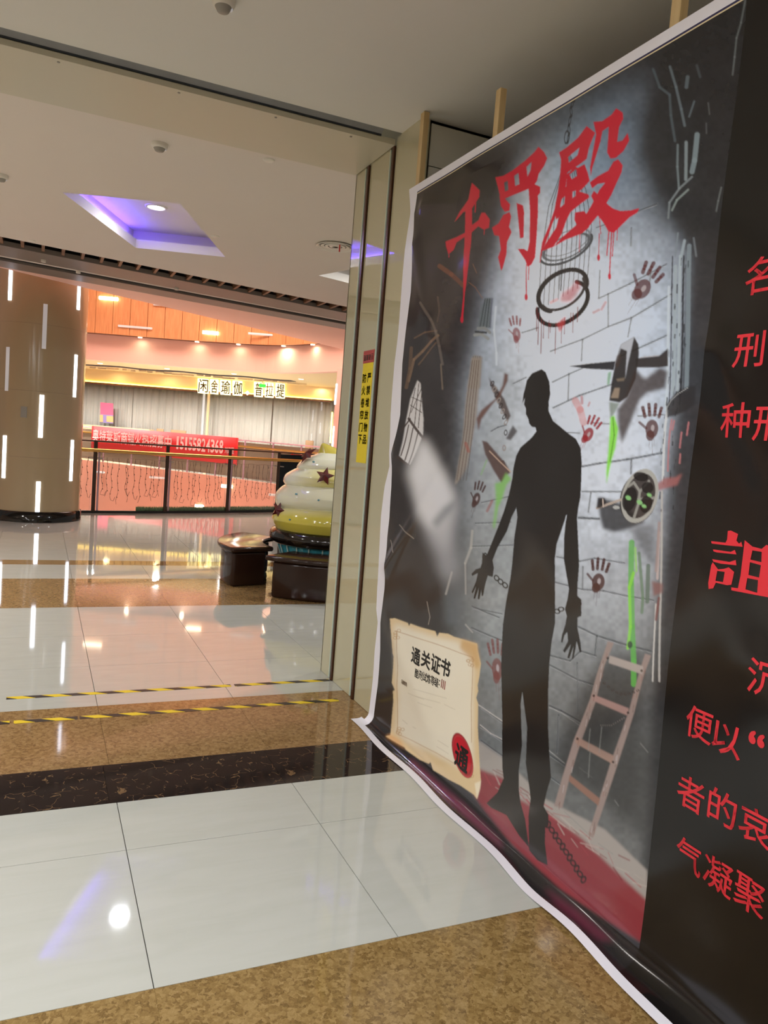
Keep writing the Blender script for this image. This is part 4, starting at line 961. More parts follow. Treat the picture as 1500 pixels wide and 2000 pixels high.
poly(tr(C3, [(1005, 960), (1080, 860), (1180, 820), (1240, 810), (1230, 960), (1170, 1010), (1080, 1050), (1020, 1060)]), (42, 42, 46), 0.92, 1.6); line(tr(C3, [(1010, 990), (1040, 930), (1090, 880), (1170, 830)]), 1.5, (168, 170, 172), 0.7)
for P in ([(1060, 1080), (1045, 1250), (1035, 1480)], [(1140, 1180), (1130, 1300)], [(1190, 1100), (1180, 1200)], [(1080, 1090), (1070, 1160)], [(1135, 1350), (1130, 1420)]): line(tr(C3, P), 3.2, (176, 112, 116), 0.8, 1.6)
poly(tr(C3, [(945, 1580), (1010, 1535), (1100, 1530), (1150, 1500), (1110, 1590), (1000, 1620), (940, 1640)]), (150, 92, 92), 0.8, 2)
poly(tr(C4, [(790, 385), (850, 400), (850, 450), (800, 470)]), (120, 84, 82), 0.85, 2); line(tr(C4, [(830, 480), (815, 600)]), 5, (110, 66, 64), 0.8, 2); line(tr(C4, [(830, 60), (812, 330)]), 5, (150, 132, 130), 0.8, 2)
# branching vault top right
for P, w, c in [([(300, 540), (350, 680), (430, 740), (440, 900), (470, 1100)], 5, (74, 86, 94)), ([(430, 520), (480, 680), (520, 850), (545, 980)], 5, (96, 108, 116)), ([(570, 600), (560, 680)], 7, (92, 104, 112)), ([(640, 510), (665, 600)], 5, (66, 74, 80)), ([(620, 790), (580, 910)], 3.5, (92, 104, 112)),
                ([(490, 1130), (485, 1300), (495, 1470)], 4, (110, 124, 130)), ([(555, 1110), (550, 1400)], 6, (130, 144, 150)), ([(640, 1050), (620, 1250), (600, 1340)], 10, (122, 138, 146)), ([(600, 1380), (500, 1470), (420, 1580), (410, 1700)], 4, (120, 130, 136)), ([(570, 1480), (480, 1560), (440, 1640)], 4, (128, 142, 142)), ([(725, 800), (735, 890)], 2, (96, 100, 102)), ([(710, 960), (712, 1040)], 2.5, (84, 88, 92)),
                ([(490, 1820), (470, 2000)], 3.5, (120, 132, 142)), ([(545, 1880), (520, 2000)], 6, (150, 164, 174)), ([(620, 1860), (640, 2000)], 4, (104, 112, 120))]:
    line([(1200+x/4, y/4) for x, y in P], w, c, 0.8, 2.0)
for P, w in [([(1015, 0), (975, 170), (940, 290), (925, 440), (910, 580)], 3), ([(838, 1465), (815, 1570), (800, 1650)], 3)]: line([(1200+x/4, y/4) for x, y in P], w, (116, 124, 126), 0.55, 2.0)
# left hall: roots, column shafts, window and beam
for P, w, c, al in [([(200, 1380), (330, 1310), (480, 1290)], 3, (108, 84, 66), .7), ([(120, 1900), (190, 1640), (300, 1540), (420, 1420), (500, 1350)], 5, (126, 100, 78), .75), ([(280, 950), (400, 1150), (470, 1300), (520, 1480), (560, 1700)], 5, (104, 94, 88), .7), ([(480, 880), (500, 1050), (480, 1180)], 3, (88, 74, 68), .6), ([(160, 1500), (140, 1750), (90, 1980)], 7, (106, 82, 62), .6), ([(250, 1700), (370, 1560), (480, 1440)], 3, (118, 92, 70), .6), ([(540, 1700), (545, 2000)], 3, (120, 106, 92), .7), ([(870, 700), (950, 760), (1030, 890)], 1.2, (150, 104, 74), .6), ([(930, 480), (975, 590)], 1, (150, 110, 90), .6), ([(500, 500), (640, 600), (800, 740)], 9, (120, 72, 52), .55)]:
    line(tr(CD, P), w, c, al, 1.6)
poly(tr(CD, [(1070, 890), (1160, 890), (1120, 1260), (960, 1240), (1010, 1010)]), (92, 102, 108), 0.9, 1.5)
for o in (0, 28, 56, 84): line(tr(CD, [(1065+o, 900), (985+o*1.5, 1240)]), 1.6, (44, 50, 54), 0.8, 0.8)
line(tr(CD, [(960, 1260), (1040, 1255), (1110, 1310)]), 6, (128, 132, 134), 0.9, 1.4); line(tr(CD, [(920, 1340), (1000, 1325), (1085, 1385)]), 6, (140, 144, 144), 0.9, 1.4); line(tr(CD, [(930, 1300), (1060, 1310)]), 4, (42, 44, 46), 0.9, 1.4)
poly(tr(CD, [(900, 1580), (1010, 1600), (985, 1990), (840, 1990), (860, 1800)]), (132, 128, 124), 0.85, 1.5)
for o in (0, 26, 52, 78): line(tr(CD, [(900+o, 1600), (850+o*1.1, 1990)]), 1.4, (66, 60, 56), 0.7, 0.8)
line(tr(CD, [(1195, 1000), (1165, 1280), (1185, 1560), (1180, 1700)]), 4, (196, 206, 218), 0.8, 2); line(tr(CD, [(1150, 900), (1120, 1250)]), 3, (112, 118, 140), .7, 1.5)
poly(tr(C2, [(735, 160), (800, 160), (770, 560), (700, 890), (640, 980), (625, 990), (680, 700)]), (142, 132, 124), 0.85, 1.5)
for o in (0, 14, 28, 42): line(tr(C2, [(740+o, 180), (700+o*1.2, 600), (640+o*1.4, 960)]), 1.4, (84, 70, 62), 0.7, 0.8)
poly(tr(C2, [(600, 1000), (690, 1000), (720, 890), (690, 870), (660, 1040), (560, 1250), (520, 1500), (560, 1900), (660, 1900), (700, 1500), (680, 1100)]), (92, 98, 104), 0.55, 6)
for P, w in [([(740, 1290), (730, 1400), (690, 1500)], 5), ([(690, 1500), (690, 1700)], 3), ([(600, 1560), (560, 1700)], 4), ([(690, 1900), (740, 1950)], 3)]: line(tr(C2, P), w, (170, 168, 164), 0.6, 2)
WIN = tr(C2, [(390, 310), (412, 330), (430, 560), (425, 660), (340, 870), (280, 800), (310, 580), (340, 430)])
poly(WIN, (206, 204, 206), 0.95, 0.8)
for P, w in [([(330, 560), (480, 760)], 5), ([(375, 360), (330, 560)], 1.6), ([(400, 330), (370, 600)], 1.6), ([(420, 400), (395, 620)], 1.6), ([(340, 470), (420, 520)], 1.4), ([(350, 420), (425, 450)], 1.4), ([(345, 520), (420, 360)], 1.4), ([(330, 600), (290, 800)], 2.2), ([(360, 620), (315, 830)], 2.2), ([(395, 640), (335, 860)], 2.2), ([(270, 810), (380, 900)], 5), ([(280, 640), (340, 560)], 3)]: line(tr(C2, P), w, (58, 42, 36), 0.95, 0.7)
poly(tr(C2, [(400, 680), (440, 700), (560, 900), (610, 1080), (500, 1300), (430, 1240), (360, 1060), (330, 920)]), (222, 222, 226), 0.85, 9)
poly(tr(C2, [(430, 880), (600, 1020), (640, 1150), (560, 1450), (470, 1330), (400, 1140)]), (196, 196, 202), 0.75, 12)
poly(tr(C2, [(470, 1230), (560, 1130), (640, 1080), (600, 1160), (500, 1280)]), (74, 84, 90), 0.6, 5)
poly(tr(C2, [(440, 1280), (560, 1260), (640, 1500), (620, 1650), (520, 1560)]), (166, 166, 172), 0.6, 12)
for P in ([(270, 1250), (360, 1340)], [(440, 1750), (460, 1850), (450, 1900)], [(215, 1350), (240, 1430)]): line(tr(C2, P), 1.4, (150, 140, 130), 0.7, 0.8)
# blood marks
def hand(cx, cy, s, rot, c, al, sq=1.0, spread=1.0):
    s *= 1.16
    cr, sr = math.cos(rot), math.sin(rot)
    def P(u, v): u *= sq; return (cx+(u*cr-v*sr)*s, cy+(u*sr+v*cr)*s)
    x, y = P(0, 0.05); ell(x, y, 0.46*s*sq, 0.52*s, c, rot, al, 1.4); x, y = P(0.05, 0.0); ell(x, y, 0.13*s*sq, 0.18*s, (176, 170, 176), rot, 0.75, 1.4); x, y = P(-0.12, 0.42); ell(x, y, 0.30*s*sq, 0.30*s, c, rot, al, 1.6)
    for u, l, a in ((-0.36, 1.05, -0.34), (-0.13, 1.22, -0.1), (0.12, 1.20, 0.12), (0.36, 0.98, 0.36)):
        for t0, t1, w in ((0.62, 0.80, .15), (0.86, 1.0, .14), (1.05, 1.25, .15)):
            p = P(u+math.sin(a*spread)*t0*l*0.62, -0.15-t0*l*0.78); q = P(u+math.sin(a*spread)*t1*l*0.62, -0.15-t1*l*0.78); line([p, q], w*s*sq*1.5, c, al, 1.2)
    line([P(-0.42, 0.0), P(-0.86, -0.34)], 0.17*s*sq, c, al*0.9, 1.2)
    for u, l in ((-0.2, 0.5), (0.02, 0.9), (0.16, 0.4)): line([P(u, 0.6), P(u, 0.6+l)], 0.9, c, al*0.6, 0.8)
hand(1252, 562, 34, 0.55, (84, 44, 48), 0.85, 0.85); hand(1150, 848, 24, 0.45, (138, 32, 40), 0.9, 0.75); hand(1274, 836, 30, -0.03, (84, 50, 48), 0.88, 0.85); hand(1172, 1135, 28, 0.12, (66, 34, 32), 0.92, 0.85)
hand(1010, 652, 22, -0.08, (132, 72, 76), 0.8, 0.62); hand(930, 974, 22, 0.25, (66, 42, 40), 0.92, 0.62); hand(972, 1305, 36, -0.08, (110, 54, 52), 0.75, 0.55)
for P, w, c in [(tr(C3, [(290, 930), (330, 1000), (360, 1100)]), 14, (196, 132, 134)), (tr(C3, [(340, 900), (345, 950)]), 5, (176, 96, 100)), (tr(C3, [(430, 240), (470, 220)]), 5, (176, 120, 124)), (tr(C3, [(520, 160), (490, 215)]), 5, (170, 100, 106)), (tr(C3, [(405, 945), (395, 970)]), 4, (170, 96, 100)), (tr(C2, [(865, 1095), (835, 1160)]), 5, (140, 78, 76)), (tr(C2, [(700, 720), (715, 770)]), 6, (150, 82, 72))]: line(P, w, c, 0.6, 2.2)
# hanging chain and cage
GD = (38, 38, 42)
chain = tr(C1, [(965, 0), (950, 60), (945, 100), (935, 160), (928, 220), (925, 280), (918, 340)])
for i in range(len(chain)-1):
    (xa, ya), (xb, yb) = chain[i], chain[i+1]; ell((xa+xb)/2, (ya+yb)/2, 2.6, math.hypot(xb-xa, yb-ya)*0.62, GD, 0.15 if i % 2 else -0.1, 0.95, 0.8, 0.5)
ell(*C1(910, 300), 5, 14, GD, 0.1, 0.9, 0.8, 0.3)
cage_top, cage_mid, cage_bot = C1(925, 420), C1(910, 1010), C1(880, 1350)
for k in range(11):
    u = -1+2*k/10; x2, x3 = C1(905+u*162, 0)[0], C1(880+u*160, 0)[0]; sag = 1-u*u
    line([C1(925+u*30, 470-60*sag), C1(912+u*120, 700-u*60), (x2, C1(0, 1000-u*110)[1]), (x3, C1(0, 1360-u*90)[1])], 1.25, (44, 44, 48), 0.92, 0.7)
ell(*C1(905, 1030), 50, 21, (74, 78, 84), -0.44, 0.9, 1.0, 0.13); ell(*C1(905, 1000), 50, 21, (92, 96, 104), -0.44, 0.7, 1.0, 0.09); 
def earc(cx, cy, rx, ry, rot, a0, a1, w, c):
    q = []
    for t in np.linspace(a0, a1, 40): u, v = rx*math.cos(t), ry*math.sin(t); q.append((cx+u*math.cos(rot)-v*math.sin(rot), cy+u*math.sin(rot)+v*math.cos(rot)))
    line(q, w, c, 0.97, 1.0)
earc(*C1(880, 1405), 54, 36, -0.62, -0.55, math.pi+0.55, 8, (38, 36, 38)); earc(*C1(880, 1320), 52, 34, -0.62, math.pi-0.6, 2*math.pi+0.6, 8.5, (44, 42, 44)); earc(*C1(882, 1330), 47, 28, -0.6, 0, math.pi, 5, (52, 50, 52))
line(tr(C1, [(875, 1110), (865, 1320)]), 2.4, GD, 0.9, 0.8); earc(*C1(905, 1035), 54, 24, -0.5, 0, math.pi, 4.5, (70, 74, 80))
poly(tr(C1, [(870, 1340), (930, 1300), (970, 1250), (1000, 1300), (940, 1390), (900, 1400), (860, 1390)]), (176, 56, 66), 0.65, 3); line(tr(C1, [(800, 1400), (840, 1380)]), 6, (196, 130, 136), 0.6, 2)
for x, y0, y1 in ((720, 1470, 1680), (740, 1500, 1740), (755, 1530, 1640), (800, 1540, 1600), (835, 1540, 1740), (875, 1520, 1670), (895, 1500, 1610), (950, 1470, 1600), (935, 1470, 1530), (980, 1430, 1530), (790, 1520, 1640), (710, 1430, 1590)):
    line(tr(C1, [(x, y0), (x-3, y1)]), 1.5, (112, 36, 42), 0.85, 0.7)
poly(tr(C1, [(840, 1540), (900, 1490), (890, 1560), (860, 1600)]), (176, 60, 66), 0.8, 1.6)
# iron spike and axe block
IR = (40, 36, 35)
poly(tr(C3, [(240, 660), (380, 640), (600, 620), (590, 690), (380, 680)]), (34, 34, 38), 0.97, 0.6); line(tr(C3, [(260, 655), (600, 614)]), 1, (190, 196, 206), 0.7)
poly(tr(C3, [(640, 490), (745, 430), (780, 490), (785, 570), (760, 760), (700, 900), (640, 945), (560, 930), (575, 780), (600, 640)]), IR, 0.97, 0.8)
poly(tr(C3, [(640, 490), (745, 430), (700, 640), (680, 760), (690, 540), (640, 520), (610, 640)]), (172, 178, 190), 0.97, 0.8)
poly(tr(C3, [(760, 600), (940, 580), (1010, 520), (1010, 660), (940, 670), (760, 670)]), (46, 42, 42), 0.97, 0.8); line(tr(C3, [(800, 590), (940, 575)]), 1.5, (160, 150, 150), 0.7)
poly(tr(C3, [(760, 680), (830, 760), (950, 670), (1010, 700), (990, 830), (850, 870), (790, 930), (720, 1120), (660, 1260), (630, 1150), (620, 1000), (690, 900)]), (54, 42, 38), 0.88, 3)
poly(tr(C3, [(600, 830), (640, 830), (630, 910), (570, 910)]), (150, 134, 118), 0.85, 1); poly(tr(C3, [(610, 760), (680, 750), (670, 775), (620, 780)]), (120, 108, 94), 0.8, 1.0); ell(*C3(620, 620), 5, 14, (70, 58, 54), 0.2, 0.6, 2)
poly(tr(C3, [(545, 710), (570, 700), (560, 800), (540, 810)]), (92, 150, 100), 0.8, 1.5)
poly(tr(C3, [(560, 940), (640, 950), (610, 1010), (570, 1080)]), (110, 124, 110), 0.8, 1.5)
poly(tr(C3, [(570, 1060), (600, 1045), (630, 1150), (610, 1300), (580, 1400), (560, 1500), (543, 1580), (540, 1480), (555, 1330), (565, 1180)]), (124, 206, 60), 0.95, 1.4)
line(tr(C3, [(590, 1060), (600, 1200), (570, 1400)]), 2.2, (74, 130, 50), 0.7, 1.2)
# left hand hooks and chain
poly(tr(C2, [(845, 290), (880, 340), (940, 430), (985, 540), (965, 580), (900, 460), (860, 360)]), (72, 56, 52), 0.9, 1.2)
poly(tr(C2, [(945, 260), (968, 270), (965, 310), (920, 400), (860, 470), (800, 560), (780, 640), (770, 560), (800, 500), (880, 430), (930, 340)]), (96, 62, 50), 0.9, 1.5)
for k in range(11):
    t = k/10; x = 865+t*130 if t < 0.75 else 962-(t-0.75)*80; y = 330+t*360 if t < 0.75 else 600+(t-0.75)*1000
    ell(*C2(x, y), 3.4, 6.0, (142, 132, 128) if k % 2 else (52, 44, 44), 0.5 if t < .75 else 0, 0.95, 0.9, 0.42)
poly(tr(C2, [(800, 700), (835, 710), (960, 850), (990, 910), (960, 930), (930, 980), (880, 900), (820, 790)]), (78, 54, 48), 0.92, 1.2); line(tr(C2, [(850, 770), (990, 905)]), 2.5, (186, 160, 142), 0.8)
poly(tr(C2, [(1000, 600), (1030, 640), (990, 700), (960, 690)]), (58, 50, 50), 0.85, 1.4)
poly(tr(C2, [(960, 910), (995, 950), (960, 990), (930, 1080), (905, 1130), (880, 1280), (870, 1260), (890, 1080), (885, 980), (930, 970)]), (120, 178, 88), 0.85, 2); line(tr(C2, [(830, 830), (795, 920)]), 3.5, (128, 168, 110), 0.55, 2.5)
# key wheel
ell(*C3(800, 1690), 36, 50, (54, 46, 42), 0.22, 0.96, 1.0); poly(tr(C3, [(480, 1680), (660, 1730), (860, 1880), (740, 1930), (620, 1960), (520, 1930), (490, 1830)]), (36, 33, 33), 0.9, 3)
ell(*C3(810, 1675), 35, 54, (158, 158, 154), 0.28, 0.98, 0.9, 0.17)
for P in ([(760, 1570), (810, 1640), (800, 1740), (770, 1840)], [(810, 1640), (880, 1560)], [(800, 1700), (920, 1690)], [(760, 1570), (720, 1600)]): line(tr(C3, P), 5, (138, 138, 134), 0.95, 0.9)
for x, y, rx, ry in ((730, 1700, 14, 24), (870, 1610, 12, 11), (815, 1525, 15, 9), (860, 1740, 12, 17)): ell(*C3(x, y), rx, ry, (30, 26, 26), 0.2, 0.95, 1.2)
for x, y, w in ((720, 1690, 6), (810, 1725, 6), (845, 1755, 5), (885, 1668, 5)): ell(*C3(x, y), w, w*0.7, (130, 186, 120), 0.5, 0.9, 1.2)
line(tr(C3, [(470, 1770), (660, 1705)]), 5, (168, 154, 144), 0.95, 0.9); poly(tr(C3, [(475, 1690), (530, 1690), (545, 1730), (500, 1770), (465, 1770)]), (40, 34, 34), 0.95, 1.2); ell(*C3(625, 1765), 7, 3.5, (170, 172, 172), 0.1, 0.9, 0.8); line(tr(C3, [(515, 1700), (520, 1760)]), 2.4, (190, 176, 168), 0.9, 0.8)
# green slime right
for P, w, c in [([(680, 170), (675, 400), (680, 640), (690, 830), (690, 960)], 11, (88, 160, 74)), ([(690, 340), (665, 420), (670, 640), (655, 760)], 6, (126, 196, 70)), ([(720, 230), (740, 480), (735, 560)], 6, (96, 120, 98)), ([(770, 300), (765, 500)], 8, (88, 104, 92)), ([(700, 200), (705, 330)], 4, (140, 190, 100))]: line(tr(C4, P), w, c, 0.85, 2.0)
ell(*C4(668, 740), 5, 7, (50, 62, 54), 0, 0.9, 1.5); poly(tr(C4, [(650, 90), (800, 60), (800, 300), (720, 200), (690, 120)]), (58, 58, 58), 0.6, 6)
# floor of the picture: pale edge and blood
poly([(925, 1440), (985, 1480), (1070, 1560), (1180, 1620), (1262, 1700), (1262, 1790), (1120, 1680), (1060, 1640), (1000, 1600), (930, 1540)], (152, 146, 142), 0.95, 2)
poly([(905, 1490), (985, 1520), (1015, 1560), (1080, 1590), (1140, 1640), (1200, 1700), (1262, 1760), (1262, 1850), (1180, 1800), (1080, 1730), (1000, 1650), (940, 1590)], (126, 42, 52), 0.95, 3)
for k in range(46):
    x = nrng.uniform(940, 1250); y = 1480+(x-930)*0.70+nrng.uniform(-6, 34); line([(x, y), (x+nrng.uniform(10, 34), y+nrng.uniform(8, 28))], nrng.uniform(1, 3.4), [(150, 62, 72), (172, 160, 154), (110, 30, 40)][k % 3], 0.55, 1.6)
poly([(740, 1420), (780, 1440), (930, 1560), (1000, 1650), (1100, 1740), (1262, 1850), (1262, 2010), (1200, 1900), (1080, 1790), (960, 1690), (850, 1570), (700, 1425)], (26, 24, 26), 0.97, 3)
poly([(800, 1480), (905, 1570), (975, 1640), (985, 1660), (880, 1570), (800, 1500)], (112, 52, 74), 0.75, 5); poly([(1060, 1730), (1130, 1780), (1200, 1840), (1170, 1835), (1090, 1770)], (96, 34, 56), 0.7, 6)
# ladder
WD = (150, 130, 124)
for P in ([(575, 730), (540, 720), (480, 900), (440, 1040), (350, 1270), (290, 1480), (245, 1640), (290, 1650), (330, 1480), (390, 1280), (470, 1060), (520, 860)], [(790, 800), (755, 790), (720, 900), (660, 1110), (550, 1400), (480, 1620), (425, 1800), (450, 1820), (510, 1640), (585, 1420), (690, 1120), (745, 920)]): poly(tr(C4, P), (140, 124, 120), 0.97, 0.8)
for P, c in (([(550, 800), (745, 860), (740, 905), (545, 842)], (158, 148, 144)), ([(450, 1015), (660, 1095), (650, 1135), (450, 1050)], (150, 122, 118)), ([(360, 1250), (570, 1360), (560, 1405), (360, 1290)], (146, 120, 110)), ([(330, 1465), (490, 1600), (480, 1640), (325, 1500)], (132, 100, 88))): poly(tr(C4, P), c, 0.97, 0.8)
for k in range(40):
    t = nrng.rand(); a, b = ((558, 730), (268, 1640)) if k % 2 else ((772, 800), (438, 1800)); x, y = a[0]+(b[0]-a[0])*t+nrng.uniform(-12, 12), a[1]+(b[1]-a[1])*t; line([C4(x, y), C4(x-6, y+nrng.uniform(12, 50))], 1.4, [(94, 78, 74), (176, 168, 168), (128, 92, 84)][k % 3], 0.6, 0.8)
for k in range(9): ell(*C4(520+k*24, 955+40*math.sin(k/8*math.pi)+k*5), 3.2, 2.2, (60, 52, 50), 0.4*(k % 2), 0.9, 0.6, 0.5)
for k in range(12): ell(*C4(500+k*12, 1190-max(0, k-5)*7), 1.4, 1.6, (120, 112, 110), 0, 0.7, 0.6)
for x, y in ((540, 815), (735, 885), (460, 1025), (655, 1120), (370, 1265), (565, 1395)): ell(*C4(x, y), 2.4, 2.4, (44, 36, 34), 0, 0.9, 0.6)
poly(tr(C4, [(430, 1130), (470, 1090), (600, 1140), (560, 1360), (400, 1280)]), (44, 44, 44), 0.35, 8)
for P in ([(440, 1210), (430, 1330)], [(505, 1200), (490, 1340)], [(440, 1340), (430, 1480)], [(300, 1670), (420, 1790)], [(480, 1850), (560, 1910)], [(720, 1290), (760, 1340)], [(570, 1610), (590, 1640)]): line(tr(C4, P), 2.0, (128, 130, 128), 0.5, 1.6)
# parchment
SCR = tr(C5, [(310, 140), (355, 138), (480, 185), (490, 215), (505, 190), (600, 225), (740, 265), (755, 320), (775, 280), (860, 290), (920, 320), (1000, 340), (1160, 385), (1165, 450), (1195, 580), (1180, 700), (1160, 790), (1165, 850), (1145, 915), (1165, 970), (1165, 1200), (1180, 1400), (1200, 1720), (1190, 1800), (1160, 1905), (1130, 1860), (1000, 1770), (880, 1710), (800, 1660), (730, 1620), (705, 1540), (690, 1560), (600, 1520), (500, 1450), (460, 1420), (450, 1400), (330, 1330), (265, 1290), (310, 1280), (320, 1100), (330, 950), (325, 850), (345, 840), (315, 770), (325, 650), (335, 510), (325, 480), (320, 300)])
poly(SCR, (204, 180, 140), 1.0, 0.5)
poly(tr(C5, [(350, 190), (480, 230), (740, 320), (960, 370), (1120, 500), (1120, 900), (1120, 1250), (1130, 1600), (1000, 1600), (700, 1440), (480, 1340), (360, 1240), (370, 900), (350, 500)]), (216, 208, 190), 0.95, 5)
poly(tr(C5, [(1000, 345), (1160, 390), (1170, 470), (1185, 590), (1150, 640), (1080, 520), (980, 430)]), (190, 150, 96), 0.8, 3); poly(tr(C5, [(265, 1290), (310, 1270), (400, 1330), (470, 1420), (440, 1400)]), (196, 140, 86), 0.8, 3); poly(tr(C5, [(1140, 1750), (1200, 1725), (1190, 1800), (1160, 1900)]), (222, 210, 186), 0.95, 1)
line(tr(C5, [(355, 260), (480, 300), (720, 380), (990, 480), (1115, 520)]), 1.3, (164, 122, 76), 0.75, 0.8); line(tr(C5, [(370, 270), (378, 600), (365, 800), (375, 1200), (365, 1260)]), 1.3, (164, 122, 76), 0.75, 0.8); line(tr(C5, [(1115, 520), (1110, 700), (1095, 1000), (1105, 1350)]), 1.2, (164, 122, 76), 0.7, 0.8); line(tr(C5, [(370, 1265), (520, 1330), (760, 1450), (1100, 1650)]), 1.2, (170, 128, 84), 0.7, 0.8)
for x, y in ((385, 300), (1080, 560), (400, 1230), (1090, 1640)):
    for k in range(5): ell(*C5(x+nrng.uniform(-35, 35), y+nrng.uniform(-45, 45)), 4, 3.4, (172, 132, 84), 0, 0.6, 0.6, 0.4)
for P in ([(540, 830), (860, 920)], [(560, 900), (800, 965)], [(480, 870), (640, 930)], [(580, 960), (720, 1010)], [(840, 980), (940, 1030)], [(420, 1130), (470, 1170)], [(780, 1330), (880, 1395)], [(770, 1390), (880, 1460)], [(530, 1200), (560, 1215)]): line(tr(C5, P), 0.9, (150, 136, 118), 0.45, 0.8)
ell(*C5(1020, 1478), 17.5, 46, (140, 20, 34), -0.30, 0.98, 0.8); ell(*C5(1018, 1470), 13.5, 37, (182, 34, 46), -0.30, 0.9, 1.0); ell(*C5(1022, 1484), 16, 43, (204, 70, 74), -0.30, 0.5, 0.6, 0.07)
# chained silhouette
SIL = (34, 30, 28)
BODY = [(1058, 721), (1066, 727), (1073, 746), (1074, 770), (1070.5, 785), (1070, 803), (1078, 822), (1110, 847), (1125, 857), (1135, 875), (1137, 900), (1136, 937), (1134, 972), (1108, 1005), (1105, 1007), (1104, 1012), (1087, 1063), (1084, 1091), (1085, 1140), (1086, 1196), (1086, 1217), (1079, 1255), (1075, 1297), (1073, 1350), (1073, 1420), (1076, 1472), (1080, 1518), (1072, 1546), (1066, 1574), (1075, 1591), (1075, 1612), (1068, 1616), (1066, 1647), (1070, 1690), (1050, 1680), (1034, 1660), (1035, 1595), (1040, 1560), (1038, 1542), (1030, 1490), (1033, 1420), (1024, 1350), (1021, 1374), (1023, 1455), (1016, 1504), (1016, 1545), (1020, 1570), (1028, 1600), (1034, 1655), (1015, 1632), (990, 1592), (960, 1578), (950, 1569), (972, 1548), (985, 1520), (983, 1500), (984, 1400), (980, 1300), (982, 1247), (983.5, 1220), (989, 1178), (997, 1130), (1000, 1100), (1003, 1049), (1009, 1010), (1007, 992), (1000, 940), (1003, 911), (1007.5, 890), (1015, 873.5), (1036, 854), (1045, 842), (1043.5, 834.5), (1036, 833), (1031.5, 827), (1030, 818), (1025.5, 809), (1025.5, 797), (1022, 790), (1024, 777), (1018.6, 788), (1021, 770), (1024, 761), (1028.5, 743), (1039, 729.5)]
poly(BODY, SIL, 1.0, 0.4)
ARML = [(1003, 911), (1000, 935), (992.5, 965), (982, 998), (970, 1031), (955, 1070), (949, 1085), (941, 1079), (940, 1100), (937, 1109), (928, 1112), (919, 1121), (920.5, 1125), (932, 1119), (928, 1136), (919, 1157), (921.5, 1159), (928.6, 1145), (923, 1169), (926.5, 1169.6), (934, 1148), (932, 1170), (935.5, 1170.5), (939.5, 1151), (940, 1164), (943, 1164), (947, 1142), (952, 1124), (962, 1127), (964, 1109), (961, 1094), (970, 1070), (988, 1037), (997, 1010), (1007, 992), (1012, 960)]
poly(ARML, SIL, 1.0, 0.4)
ARMR = [(1137, 900), (1136, 937), (1134, 972), (1130, 990), (1127, 1012), (1129, 1050), (1132, 1105), (1130, 1140), (1130, 1164), (1138, 1171), (1138, 1203), (1131, 1206), (1131, 1227), (1136, 1252), (1138, 1273), (1135, 1275), (1129, 1252), (1127, 1266), (1122, 1287), (1119, 1288), (1123, 1262), (1114, 1286), (1110, 1285), (1118, 1258), (1105, 1275), (1102, 1271), (1112, 1252), (1111, 1234), (1105, 1241), (1101, 1255), (1098, 1254), (1100, 1241), (1107, 1220), (1110, 1203), (1106, 1190), (1111, 1168), (1113, 1150), (1107, 1122), (1101, 1091), (1101, 1052), (1104, 1021), (1108, 1000), (1120, 960)]
poly(ARMR, SIL, 1.0, 0.4)
for x, y, a in ((970, 1129, 0.9), (978, 1136, 0.9), (987, 1143, 0.9), (1098, 1190, -0.1), (1090, 1194, 0.2)): ell(x, y, 7, 5, SIL, a, 1.0, 0.6, 0.42)
for x, y in ((1134, 1180), (1134, 1197), (946, 1085), (945, 1098)): ell(x, y, 4.4, 5.6, SIL, 0.2, 1.0, 0.6, 0.45)
for k in range(11):
    t = k/10; ell(1074+t*66, 1610+t*108, 5.5, 8, (44, 30, 32), -0.55 if k % 2 else 0.4, 0.95, 0.8, 0.5)
line([(988, 1530), (985, 1560)], 5, SIL, 1.0, 1.0)
